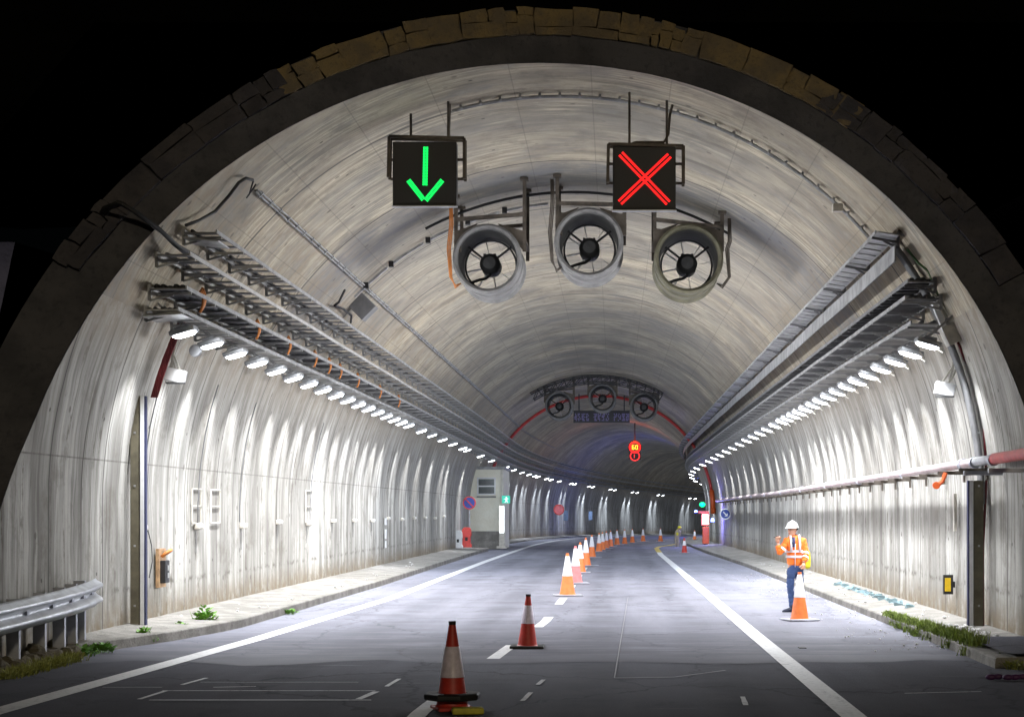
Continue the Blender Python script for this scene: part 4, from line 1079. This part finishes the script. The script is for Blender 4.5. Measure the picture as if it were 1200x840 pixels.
# red and white plastic barriers by the cabin
def barrier(px, py, w, h, mat, label):
    c = ground(px, py, .18); r = empty('plastic_barrier', c, label, 'barrier'); m = MB()
    rows = []
    for t, ww in ((0, 1), (.12, 1), (.2, .8), (.5, .72), (.62, .95), (.9, .85), (1, .5)):
        d = .22*(1.1-.4*t); rows.append([c+Vector((sx*w/2*ww, sy*d, h*t)) for sx, sy in ((-1,-1),(1,-1),(1,1),(-1,1),(-1,-1))])
    m.grid(rows); m.add(rows[-1][:4], [(0,1,2,3)]); m.build('body', mat, r, bevel=.02)
    m = MB(); m.box(c+Vector((0,-.2,h*.42)), (w*.25,.04,h*.18)); m.build('recess', M['black'], r)
barrier(547, 641, .48, .95, M['red'], 'red plastic barrier standing in front of the cabin')
barrier(537, 642, .42, .82, M['white'], 'white plastic barrier beside the red one by the left wall')
# right: orange SOS post with lit screen
c = ground(827, 641); r = empty('emergency_post', c, 'orange emergency post with a bright white lit screen by the right wall', 'emergency post')
Z = c.y; top = at(827, 599, Z).z
m = MB(); m.box((c.x, Z, .32), (.22,.2,.7)); m.build('base', M['black'], r)
m = MB(); m.box((c.x, Z, at(0,627,Z).z), (.36,.26,at(0,617,Z).z-at(0,637,Z).z)); m.build('column', M['orange_box'], r, bevel=.04)
m = MB(); s0 = at(823,602.5,Z); s1 = at(830,614,Z); m.box(((s0.x+s1.x)/2, Z-.02, (s0.z+s1.z)/2), (s1.x-s0.x,.16,s0.z-s1.z)); m.build('screen', M['lit_white'], r)
m = MB(); m.box(((s0.x+s1.x)/2, Z+.1, (s0.z+s1.z)/2+.03), (s1.x-s0.x+.10,.16,s0.z-s1.z+.22)); m.box(((s0.x+s1.x)/2-.1, Z, s0.z+.12), (s1.x-s0.x+.25,.3,.12)); m.build('hood', M['orange_box'], r)
c2_ = at(823, 591, Z+1); mb = MB(); mb.ball(c2_, .13, (1.2,1,1)); mb.box(c2_+Vector((0,.1,0)), (.2,.06,.2)); tag(mb.build('green_lamp', M['green_beacon'], smooth=True), 'small green lamp above the orange emergency post', 'lamp')
bc = at(835, 611, Z-1.5); mb = MB(); mb.lathe([(.001,.18),(.07,.16),(.09,.05),(.09,0),(.001,0)], bc, 14); tag(mb.build('blue_beacon', M['beacon'], smooth='auto'), 'small blue beacon on the wall beside the emergency post', 'beacon')
pt = bpy.data.lights.new('blue_glow', 'POINT'); pt.energy = 170; pt.color = (.25, .22, 1); pt.shadow_soft_size = .15
po = bpy.data.objects.new('blue_glow', pt); col.objects.link(po); po.location = bc+Vector((-.5,-.3,.2))
po = bpy.data.objects.new('blue_glow', pt.copy()); po.data.energy = 520; po.data.color = (.12,.16,1); col.objects.link(po); po.location = P(150, 4.6, 2.2)
mb = MB(); mb.lathe([(.001,.18),(.10,.16),(.12,.05),(.12,0),(.001,0)], P(150, 4.9, 2.1), 14); tag(mb.build('blue_beacon', M['beacon'], smooth='auto'), 'distant blue beacon near the bend on the right', 'beacon')
mb = MB(); mb.tube([V(99.5, R_(a), 6.33) for a in (-2, 4, 10)], .14, 8); mb.tube([P(99.5, 6.34, h) for h in (2.1, 1.8)], .14, 8)
tag(mb.build('red_hose', M['orange_box'], smooth=True), 'orange red hose coming down the right wall past the lamps', 'hose')

# ------------------------------------------------------------------ guard rail
r = empty('guard_rail', Vector((-6.3, 16, 0)), 'white galvanised guard rail with an upswept end at the left verge', 'guard rail')
path = [(-6.8, 6), (-6.6, 12), (-6.45, 16), (-6.30, 19.5), (-6.24, 21.5), (-6.20, 22.8), (-6.20, 23.7), (-6.27, 24.6)]
def rp(s):
    for (x0, y0), (x1, y1) in zip(path, path[1:]):
        if s <= y1: return x0+(x1-x0)*(s-y0)/(y1-y0)
    return path[-1][0]
m = MB(); prof = [(.0,.0), (.015,.02), (.07,.05), (.08,.075), (.07,.10), (.015,.135), (.0,.155), (.015,.175), (.07,.21), (.08,.235), (.07,.26), (.015,.29), (.0,.31)]
rows = []
ss = [6+.5*i for i in range(38)]
for s in ss:
    up = .43+.17*max(0, (s-19)/5.6)**1.5
    fl = .05*max(0, s-24)
    rows.append([Vector((rp(s)+p[0]*1.3+.02, s, up+p[1]*(1.2+fl*1.2))) for p in prof])
m.grid(rows); o = m.build('beam', M['rail'], r, smooth=True); mm = o.modifiers.new('s', 'SOLIDIFY'); mm.thickness = .006
for s in (8, 12, 16, 19.0, 21.5, 22.4, 23.15, 23.65, 24.15):
    g0 = 0.0 if s < 23 else .1
    m = MB(); x = rp(s)-.13; tp = .78+.20*max(0, (s-19)/5.6)**1.5
    m.box((x, s, (tp+g0-.1)/2), (.15,.012,tp-g0+.1)); m.box((x-.07, s+.03, (tp+g0-.1)/2), (.012,.07,tp-g0+.1)); m.box((x+.07, s+.03, (tp+g0-.1)/2), (.012,.07,tp-g0+.1))
    m.box((x+.12, s, tp-.12), (.14,.08,.14)); m.build('post', M['railpost'], r)
# loose rubble behind the rail (uncountable)
mb = MB(); rnd = random.Random(9)
for i in range(170):
    y = 19+rnd.random()*4.4; x = -6.14-rnd.random()*.34; q = .03+rnd.random()**2*.11
    n0 = len(mb.v); mb.ball((x, y, q*.4+rnd.random()*.5*(abs(x)-6.14)), q, (1, .8+rnd.random()*.5, .7), 7, 5)
    for k in range(n0, len(mb.v)): mb.v[k] += noise.noise_vector(mb.v[k]*9)*q*.35
mb.build('rubble', M['soil'], kind='stuff')
# broken step of the pavement end
mb = MB(); mb.box((-6.45, 23.1, .06), (.55,.7,.14)); mb.build('kerb_stone', M['pave'], kind='structure', bevel=.03)

# ------------------------------------------------------------------ cones
def make_cone(H, mat, sl, bands, style, label, loc, tilt=0, group=None, rz=0):
    r = empty('traffic_cone', loc, label, 'traffic cone', group); r.rotation_euler = (0, tilt, rz)
    rb, rt = .17*H/.9, .028; f = lambda t: rb+(rt-rb)*t
    b = MB(); pr = [(f(0)+.012, .035), (f(.02), .05)]+[(f(t/20), H*t/20) for t in range(1, 20)]+[(f(1)+.004, H*.975), (f(1)+.004, H), (rt*.6, H), (rt*.6, H*.9)]
    b.lathe(pr, (0,0,0), 28); b.build('body', mat, r, smooth='auto', local=True)
    for (t0, t1) in bands:
        s = MB(); s.lathe([(f(t0)+.002, H*t0), (f(t0)+.006, H*t0+.005), (f(t1)+.006, H*t1-.005), (f(t1)+.002, H*t1)], (0,0,0), 28); s.build('reflective_sleeve', sl, r, smooth='auto', local=True)
    bs = MB(); w = .30*H/.9
    if style == 'black':
        bs.box((0,0,.02), (w*1.9,w*1.9,.04)); bs.build('base', M['black'], r, bevel=.012, local=True)
    elif style == 'ring':
        bs.box((0,0,.018), (w*1.25,w*1.25,.036)); bs.build('base', mat, r, bevel=.01, local=True)
        k = MB(); k.lathe([(.16,.10), (.27,.10), (.28,.12), (.28,.15), (.26,.165), (.15,.165)], (0,0,0), 8, closed=True); k.build('weight_collar', M['black'], r, bevel=.008, local=True)
    else:
        bs.box((0,0,.025), (w*2.0,w*2.0,.022)); bs.box((0,0,.008), (w*1.25,w*1.25,.016)); bs.build('base', M['railpost'], r, bevel=.008, local=True)
    if style != 'plain':
        t = MB(); t.lathe([(f(1)+.006, H*.965), (f(1)+.008, H+.004), (rt*.5, H+.006)], (0,0,0), 18); t.build('tip', M['black'], r, smooth='auto', local=True)
    return r
make_cone(.84, M['cone_red'], M['sleeve_violet'], [(.37, .72)], 'ring', 'dark red cone nearest the camera with a black weight collar', ground(530, 831), rz=R_(20))
make_cone(.74, M['cone_red'], M['sleeve_violet'], [(.46, .80)], 'black', 'short dark red cone on a black base, second from the camera', ground(618, 759), tilt=R_(1))
specs = [(665,698,'cone_orange',.95,'pale orange cone on a wide grey base, third from the camera'), (674.5,683.5,'cone_pink',.98,'pinkish red cone just behind the pale orange one')]
for px, py, mt, H, lb in specs: make_cone(H, M[mt], M['sleeve'], [(.47, .93)], 'plain', lb, ground(px, py), rz=R_(8))
far = [(680,671),(686.5,663),(693.5,653),(702,646.5),(706,644.5),(710.5,642.5),(715.5,640.5),(723,638.5),(732,637.5),(741,636),(753.6,634.5),(774,634.5)]
for i, (px, py) in enumerate(far):
    near = i < 3
    make_cone((.93,.97,.92)[i] if near else .88, M['cone_orange'], M['sleeve'], [(.47, .92)], 'plain',
        ['small orange and white cone right behind the pinkish cone', 'orange and white cone before a slightly taller one, sixth in the line', 'tall orange and white cone where the tight row of cones ends'][i] if near else ('%s tiny cone of the tight far cluster after the tall one' % ordinal(i-2) if i < 7 else '%s tiny cone of the spread out bend at the far end' % ordinal(i-6)),
        ground(px, py), group=None if near else ('far cluster of cones' if i < 7 else 'cones curving into the far bend'), rz=i)
make_cone(.84, M['cone_orange'], M['sleeve'], [(.48, .95)], 'plain', 'orange and white cone under the hand of the worker', ground(937, 727), rz=R_(12))
make_cone(.70, M['cone_red'], M['sleeve'], [(.5, .8)], 'plain', 'small red cone by the right kerb near the distant worker', ground(802, 648))
make_cone(.75, M['cone_orange'], M['sleeve'], [(.5, .9)], 'plain', 'tiny cone beyond the distant worker, left of the orange post', ground(814, 634.5))
c = ground(548, 836); mb = MB(); mb.box(c+Vector((.0,0,.03)), (.30,.16,.06), (Vector((.98,.15,0)), Vector((-.15,.98,0)), Vector((0,0,1))))
tag(mb.build('rubber_wedge', M['yellow_rubber'], bevel=.015), 'yellow and black rubber wedge at the foot of the nearest cone', 'wedge')

# ------------------------------------------------------------------ people
def skin_mesh(name, verts, edges, radii, mat, parent, root=0, levels=2, label=None):
    me = bpy.data.meshes.new(name); me.from_pydata([tuple(v) for v in verts], edges, []); o = bpy.data.objects.new(name, me); col.objects.link(o)
    m = o.modifiers.new('skin', 'SKIN'); m.use_smooth_shade = True
    sv = me.skin_vertices[0].data
    for i, r_ in enumerate(radii): sv[i].radius = r_ if isinstance(r_, tuple) else (r_, r_); sv[i].use_root = (i == root)
    s = o.modifiers.new('sub', 'SUBSURF'); s.levels = levels; s.render_levels = levels
    dg = bpy.context.evaluated_depsgraph_get(); me2 = bpy.data.meshes.new_from_object(o.evaluated_get(dg))
    if mat in (M['hivis'], M['jeans']):
        for v in me2.vertices:
            c_ = v.co; q = noise.noise(Vector((c_.x*9, c_.y*9, c_.z*26)))+.6*noise.noise(Vector((c_.x*22+c_.z*14, c_.y*22, c_.z*30)))
            v.co = c_+v.normal*q*.014
    for p in me2.polygons: p.use_smooth = True
    me2.materials.clear(); me2.materials.append(mat)
    bpy.data.objects.remove(o); o = bpy.data.objects.new(name, me2); col.objects.link(o); o.parent = parent
    return o
def chain(*lists):
    vs, es, rs = [], [], []
    idx = {}
    for lst in lists:
        prev = None
        for (p, r_) in lst:
            k = tuple(round(x, 4) for x in p)
            if k not in idx: idx[k] = len(vs); vs.append(Vector(p)); rs.append(r_)
            i = idx[k]
            if prev is not None and prev != i: es.append((prev, i))
            prev = i
    return vs, es, rs
def loft(mb, secs, n=18):
    rows = []
    for (c, ax, ay, rz) in secs:
        c = Vector(c); rows.append([c+Vector((math.cos(rz)*ax*math.cos(t)-math.sin(rz)*ay*math.sin(t), math.sin(rz)*ax*math.cos(t)+math.cos(rz)*ay*math.sin(t), 0)) for t in [2*PI*k/n for k in range(n+1)]])
    mb.grid(rows)
def hand(name, parent, wrist, direction, palm_n, curl, mat, size=1.0):
    """palm + five separate fingers, each its own chain, joined into one mesh"""
    d = Vector(direction).normalized(); n = Vector(palm_n); n = (n-d*n.dot(d)).normalized(); s = d.cross(n)
    W_ = Vector(wrist); mbs = MB()
    pc = W_+d*.045*size
    mbs.tube([W_-d*.01, W_+d*.03*size, W_+d*.08*size], [.024*size, .036*size, .034*size], 10)
    for k, ln in enumerate((.070, .078, .073, .058)):
        b = W_+d*.08*size+s*(.027-.018*k)*size; pts = [b]; dd = d.copy(); 
        for j in range(3):
            c_ = R_(curl*(j+1)); dd = (d*math.cos(c_)+n*math.sin(c_)); pts.append(pts[-1]+dd*ln*size/3)
        mbs.tube(pts, [.0095*size, .009*size, .008*size, .006*size], 7)
    b = W_+d*.025*size+s*.03*size; pts = [b, b+(s*.7+d*.6+n*.3).normalized()*.03*size, b+(s*.6+d*.8+n*.5).normalized()*.055*size, b+(s*.2+d*.9+n*.8).normalized()*.07*size]
    mbs.tube(pts, [.012*size, .011*size, .010*size, .007*size], 7)
    return mbs
def worker(loc, rz):
    r = empty('person', loc, 'worker in orange jacket, white helmet and jeans raising a fist beside a cone', 'person'); r.rotation_euler[2] = 0
    # faces left (-x) and a little to the camera (-y); the pose is written in place
    hx = -.02
    hip = (0, 0, .88)
    ch = (-.02, 0, 1.30); nk = (-.03, -.01, 1.43); hd = (-.06, -.02, 1.53)
    # far leg (hidden mostly) and near leg
    body = chain([((0,0,.90), (.12,.14)), ((0,0,1.05), (.11,.13)), (ch, (.12,.15)), ((-.03,-.01,1.40), (.06,.07)), ((-.035,-.012,1.46), .048)],
                 [((0,0,.90), (.12,.14)), ((-.07,-.02,.84), .09), ((-.10,-.02,.47), .055), ((-.06,-.02,.10), .038)],
                 [((0,0,.90), (.12,.14)), ((.07,.03,.84), .09), ((.09,.05,.47), .055), ((.10,.06,.10), .038)],
                 [(ch, (.12,.15)), ((-.17,-.07,1.34), .055), ((-.27,-.10,1.14), .045), ((-.31,-.12,1.09), .04), ((-.335,-.14,1.30), .032)],
                 [(ch, (.12,.15)), ((.15,.03,1.34), .055), ((.17,-.08,1.10), .045), ((.13,-.25,.93), .032)])
    skin_mesh('body', *body, M['skin'], r, 0, 2)
    tr = chain([((0,0,.92), (.13,.14)), ((0,0,.86), (.135,.14))], [((0,0,.86), (.135,.14)), ((-.075,-.02,.78), .098), ((-.10,-.02,.47), .068), ((-.065,-.02,.14), .058), ((-.06,-.02,.09), .060)],
               [((0,0,.86), (.135,.14)), ((.075,.03,.78), .098), ((.09,.05,.47), .068), ((.10,.06,.14), .058), ((.10,.06,.09), .060)])
    skin_mesh('jeans', *tr, M['jeans'], r, 0, 3)
    jk = chain([((0,0,.84), (.165,.155)), ((0,0,.95), (.165,.16)), ((-.01,0,1.12), (.16,.165)), ((-.02,0,1.29), (.155,.17)), ((-.028,-.01,1.39), (.09,.10)), ((-.032,-.012,1.44), (.065,.07))],
               [((-.02,0,1.29), (.155,.17)), ((-.175,-.07,1.33), .075), ((-.25,-.10,1.17), .068), ((-.315,-.125,1.09), .064), ((-.335,-.14,1.20), .056), ((-.338,-.142,1.26), .054)],
               [((-.02,0,1.29), (.155,.17)), ((.155,.03,1.33), .078), ((.18,-.06,1.12), .068), ((.17,-.14,1.03), .062), ((.135,-.245,.94), .052)])
    jo = skin_mesh('jacket', *jk, M['hivis'], r, 0, 3)
    m = MB()
    for z0 in (1.02, 1.12):
        rows = []
        for dz in (0, .045):
            rows.append([Vector((-.01+.172*math.cos(t), .172*math.sin(t), z0+dz)) for t in [2*PI*k/28 for k in range(29)]])
        m.grid(rows)
    # braces over the front, bands on the sleeves
    def band(a, b, w, rr):
        a, b = Vector(a), Vector(b); d = (b-a).normalized(); m.tube([a, a+d*w], rr, 14, caps=False)
    band((.176,-.075,1.10), (.17,-.14,1.03), .045, .074); band((.167,-.15,1.02), (.135,-.245,.94), .04, .070); band((-.235,-.095,1.20), (-.315,-.125,1.09), .045, .077)
    m.build('reflective_bands', M['reflect'], r, smooth=True, local=True)
    m = MB()
    for x in (-.09, .07): m.tube([(x, -.165, 1.14), (x, -.170, 1.25), (x-.005, -.15, 1.36), (x-.01, -.08, 1.44)], [.022,.022,.02,.02], 8)
    m.tube([(-.02,-.172,.85), (-.02,-.176,1.05), (-.02,-.175,1.28)], .008, 6)
    m.build('reflective_braces', M['reflect'], r, smooth=True, local=True)
    m = MB(); m.tube([(-.045,-.12,1.40), (-.05,-.165,1.30), (-.05,-.175,1.22)], [.03,.035,.025], 8); m.build('undershirt', M['navy'], r, smooth=True, local=True)
    # head: turned left and to camera
    hl = Vector((-.06, -.03, 1.535)); f = Vector((-.70, -.71, 0)).normalized(); sd = Vector((f.y, -f.x, 0))
    m = MB(); prof = [(-.115,.030,.035), (-.10,.050,.055), (-.07,.062,.070), (-.03,.070,.082), (.02,.074,.090), (.06,.072,.090), (.10,.055,.068), (.118,.02,.03)]
    rows = []
    for (dz, wx, wy) in prof:
        sh = .018 if dz < -.06 else 0
        rows.append([hl+sd*wx*math.cos(t)+f*(wy*math.sin(t)+sh)+Vector((0,0,dz)) for t in [2*PI*k/18 for k in range(19)]])
    m.grid(rows); m.build('head', M['skin'], r, smooth=True, local=True)
    hdv = bpy.data.objects[-1] if False else None
    m = MB(); n0 = hl+f*.088; m.tube([n0+Vector((0,0,.02)), n0+f*.022+Vector((0,0,-.018)), n0+Vector((0,0,-.026))], [.010,.016,.010], 8); m.build('nose', M['skin'], r, smooth=True, local=True)
    m = MB(); m.ball(hl+sd*.074+Vector((0,0,-.005)), .028, (.5,.8,1.1), 10, 7); m.ball(hl-sd*.074+Vector((0,0,-.005)), .028, (.5,.8,1.1), 10, 7); m.build('ears', M['skin'], r, smooth=True, local=True)
    m = MB()
    for q in (-1, 1): m.ball(hl+f*.083+sd*.03*q+Vector((0,0,.012)), .010, (1,1,.6), 8, 5); m.bar(hl+f*.088+sd*.014*q+Vector((0,0,.032)), hl+f*.080+sd*.046*q+Vector((0,0,.032)), .008)
    m.build('eyes', M['hair'], r, smooth=True, local=True)
    m = MB(); m.tube([hl+f*.083-sd*.022+Vector((0,0,-.055)), hl+f*.092+Vector((0,0,-.053)), hl+f*.083+sd*.022+Vector((0,0,-.055))], .006, 6); m.build('mouth', simple('lips', (.40,.13,.10), .5), r, smooth=True, local=True)
    m = MB(); m.tube([hl-f*.055+sd*.055+Vector((0,0,.03)), hl-f*.085+Vector((0,0,-.01)), hl-f*.055-sd*.055+Vector((0,0,.03))], .035, 8); m.build('hair', M['hair'], r, smooth=True, local=True)
    # helmet
    m = MB(); hc_ = hl+Vector((0,0,.055)); rows = []
    for i in range(9):
        a_ = PI/2*i/8; q = math.cos(a_)
        rows.append([hc_+sd*.106*max(q,.01)*math.cos(t)+f*.122*max(q,.01)*math.sin(t)+Vector((0,0,.115*math.sin(a_))) for t in [2*PI*k/26 for k in range(27)]])
    m.grid(rows); rows = []
    for ex, dz in ((0, .006), (1, -.004), (1, -.012), (0, -.006)):
        rows.append([hc_+sd*(.106+.012*ex)*math.cos(t)+f*(.122+ex*(.012+.045*max(0, math.sin(t))**3))*math.sin(t)+Vector((0,0,dz-.012*ex*max(0, math.sin(t)))) for t in [2*PI*k/26 for k in range(27)]])
    m.grid(rows); m.tube([hc_+f*.10+Vector((0,0,.07)), hc_+Vector((0,0,.122)), hc_-f*.10+Vector((0,0,.07))], .012, 8)
    m.build('helmet', M['white'], r, smooth='auto', local=True)
    # hands
    h1 = hand('hand', r, (-.338,-.142,1.31), (-.25,-.15,1), (.6,-.8,0), 62, M['skin'], 1.15); h1.build('raised_hand', M['skin'], r, smooth=True, local=True)
    h2 = hand('hand', r, (.125,-.265,.91), (-.1,-.45,-1), (-.4,-1,.3), 38, M['skin'], 1.1); h2.build('lowered_hand', M['skin'], r, smooth=True, local=True)
    m = MB(); m.box((-.352,-.165,1.41), (.05,.035,.035)); m.tube([(-.36,-.17,1.41),(-.42,-.19,1.40)], .008, 6); m.build('whistle', M['black'], r, local=True)
    # boots pointing left
    for (bx, by) in ((-.06,-.02), (.10,.06)):
        m = MB(); secs = []
        rows = []
        for (x, w, h) in ((.075,.03,.09), (.05,.042,.12), (.0,.045,.125), (-.05,.046,.095), (-.11,.048,.07), (-.16,.044,.055), (-.19,.025,.035)):
            rows.append([Vector((bx+x, by+w*math.cos(t)-.25*(x-.05)*-.6, max(0.004, h*.5+h*.5*math.sin(t)))) for t in [2*PI*k/14 for k in range(15)]])
        m.grid(rows); m.add([v for v in rows[0][:14]], [tuple(range(14))]); m.add([v for v in rows[-1][:14]], [tuple(range(14))])
        m.tube([(bx, by, .05), (bx, by, .16)], .055, 12); m.build('boot', M['boot'], r, smooth=True, local=True)
    return r
wl = ground(932, 717); wr = worker(wl, 0); wr.scale = (1.0, 1.0, 1.0)
m = MB(); cc = wl+Vector((.20,.10,.98)); rows = []
for t, q in ((0,.75), (.1,.95), (.5,1), (.85,.9), (1,.6)): rows.append([cc+Vector((.085*q*sx, .13*q*sy, -.16+.34*t)) for sx, sy in ((-1,-1),(1,-1),(1,1),(-1,1),(-1,-1))])
m.grid(rows); m.add(rows[0][:4], [(0,1,2,3)]); m.add(rows[-1][:4], [(0,1,2,3)]); m.tube([cc+Vector((-.03,-.1,.17)), cc+Vector((-.05,-.12,.28)), cc+Vector((-.08,0,.36))], .012, 6)
tag(m.build('bag', M['hivis_yellow'], bevel=.02), 'yellow bag hanging at the back of the worker in orange', 'bag')
# distant worker, bending down
r = empty('person', ground(793, 642), 'tiny distant worker in yellow hi vis bending over by the right kerb', 'person')
k = chain([((0,0,.72), .13), ((.03,0,.95), .15), ((.10,0,1.12), .13), ((.16,-.02,1.18), .06)], [((0,0,.72), .13), ((-.07,0,.62), .09), ((-.05,0,.35), .07), ((-.06,0,.06), .05)], [((0,0,.72), .13), ((.08,.02,.62), .09), ((.12,0,.35), .07), ((.08,.02,.06), .05)],
          [((.10,0,1.12), .13), ((.22,-.1,1.0), .05), ((.24,-.12,.75), .04)], [((.10,0,1.12), .13), ((-.08,-.1,1.0), .05), ((-.05,-.14,.78), .04)])
skin_mesh('body', *k, simple('beige_work_clothes', (.45,.38,.30), .8), r)
k = chain([((.0,0,.74), .15), ((.03,0,.95), .17), ((.10,0,1.12), .15), ((.15,-.01,1.17), .07)]); skin_mesh('vest', *k, M['hivis_yellow'], r)
m = MB(); m.ball((.18,-.03,1.27), .10, (1,1,1.15)); m.build('head', M['skin'], r, smooth=True, local=True)
r.scale = (.82,.82,.82)
m = MB(); m.ball((.18,-.03,1.31), .125, (1,1,.8)); m.build('helmet', M['hivis_yellow'], r, smooth=True, local=True)

# ------------------------------------------------------------------ weeds, debris
def leaves(mb, c, n, h, spread, rnd, lw=.035, ll=.09):
    for i in range(n):
        a = rnd.random()*2*PI; q = rnd.random()**.6*spread; z = rnd.random()*h*(1-.5*q/spread)
        p = Vector(c)+Vector((q*math.cos(a), q*math.sin(a), z+.01)); d = Vector((math.cos(a+rnd.random()-.5), math.sin(a+rnd.random()-.5), .3+rnd.random()*.9)).normalized()
        s = d.cross(Vector((0,0,1))).normalized(); l = ll*(.6+.8*rnd.random()); w = lw*(.6+.8*rnd.random())
        mb.add([p, p+d*l*.5+s*w, p+d*l, p+d*l*.5-s*w+Vector((0,0,.01))], [(0,1,2,3)])
def blades(mb, c, n, h, spread, rnd):
    for i in range(n):
        a = rnd.random()*2*PI; q = rnd.random()*spread; p = Vector(c)+Vector((q*math.cos(a), q*math.sin(a), 0)); l = h*(.5+rnd.random()*.7)
        t = Vector(((rnd.random()-.5)*.6, (rnd.random()-.5)*.6, 1)); s = Vector((math.cos(a), math.sin(a), 0))*.006
        mb.add([p-s, p+s, p+t*l*.6+s*.7, p+t*l+Vector((t.x,t.y,0))*l*.3, p+t*l*.6-s*.7], [(0,1,2,3,4)])
rnd = random.Random(11)
for px, py, n, h, sp, lb in ((240, 737, 190, .36, .17, 'tall leafy weed at the left kerb'), (222, 741, 50, .10, .10, 'low weed just left of the tall leafy weed'), (213, 743, 50, .18, .08, 'small upright weed at the left kerb, middle of the row'),
                         (168, 753, 60, .26, .06, 'spindly upright weed by the left kerb'), (176, 754, 30, .09, .06, 'tiny weed beside the spindly upright one'), (120, 765, 80, .12, .14, 'broad low weed at the end of the left pavement'), (98, 769, 70, .10, .16, 'low weed beside the broken kerb stone'), (340, 720, 25, .05, .12, 'flat weed farthest along the left kerb')):
    c = ground(px, py); mb = MB(); leaves(mb, c, n, h, sp, rnd); blades(mb, c, n//4, h*.9, sp, rnd); mb.tube([c, c+Vector((0,0,h*.8))], .005, 5)
    tag(mb.build('weed', M['leaf']), lb, 'plant')
mb = MB()
for i in range(46):
    px = 2+88*rnd.random(); c = ground(px, 799-.27*px-3*rnd.random()); blades(mb, c, 22, .13, .14, rnd); leaves(mb, c, 10, .07, .14, rnd, .02, .06)
mb.build('grass', M['dryleaf'], kind='stuff')
mb = MB()
for i in range(105):
    t = rnd.random(); s = 30.2-7.0*t; lat = KR(s)+.02+(rnd.random()-.35)*.20*(.3+t); c = P(s, lat, .02 if lat < KR(s) else .14)
    leaves(mb, c, 10, .06+.09*t, .09, rnd, .015, .05); blades(mb, c, 22, .08+.12*t, .11, rnd)
mb.build('roadside_grass', simple('lush_grass', (.30,.40,.07), .7, 0, .7, 14), kind='stuff')
mb = MB()
for i in range(26):
    s = 21.2+1.6*rnd.random(); c = P(s, KR(s)+.12+.35*rnd.random(), 0); leaves(mb, c, 14, .10, .10, rnd, .02, .06); blades(mb, c, 8, .12, .08, rnd)
mb.build('low_ground_cover', M['dryleaf'], kind='stuff')
mb = MB()
for i in range(90):
    s = 24.6+2.8*rnd.random()**1.3; lat = 5.7+(s-24.6)*-.02+rnd.random()*.45; q = .015+.05*rnd.random()**2
    mb.ball(P(s, lat, .15+q*.5), q, (1, 1.2, .7), 6, 4)
mb.build('rubble_chips', M['debris'], kind='stuff')
mb = MB()
for i in range(120):
    s = 25+35*rnd.random(); lat = -5.3-rnd.random()*1.1 if rnd.random() < .5 else 5.5+.95*rnd.random(); q = .01+.03*rnd.random()**2
    mb.ball(P(s, lat, .17+q*.3), q, (1,1.2,.6), 6, 4)
for i in range(260):
    s = 24+30*rnd.random(); lat = KR(s)-.05-1.1*rnd.random()**2; q = .008+.018*rnd.random()**2
    mb.ball(P(s, lat, .008+q*.3), q, (1,1.2,.6), 5, 4)
mb.build('grit', M['debris'], kind='stuff')
mb = MB(); rows = []
for i in range(150):
    t = i/149; s = 42-10.5*t; lat = 6.05+.10*math.sin(i*.45)+.05*math.sin(i*1.1); p = P(s, lat, .185+.02*abs(math.sin(i*.9)))
    w_ = Vector((.03*math.cos(i*.8), .05*math.sin(i*.5), .05+.035*math.sin(i*1.3)))
    rows.append([p-w_*.2, p+w_*.6])
mb.grid(rows); o = tag(mb.build('barrier_tape', M['teal']), 'crumpled light blue tape lying along the right pavement', 'tape'); mm = o.modifiers.new('s', 'SOLIDIFY'); mm.thickness = .004
mb = MB(); c = ground(1182, 797)
for i in range(6): mb.ball(c+Vector((.09*i-.2, .05*math.sin(i*2), .04)), .05, (1.3, .9, .7), 8, 5)
tag(mb.build('litter', M['purple'], smooth=True), 'crumpled dark purple litter at the right edge of the road', 'litter')
mb = MB(); mb.box(ground(940, 759)+Vector((0,0,.008)), (.10,.22,.012)); tag(mb.build('road_stud', M['black'], bevel=.004), 'flat dark scrap lying on the road near the right line', 'scrap')
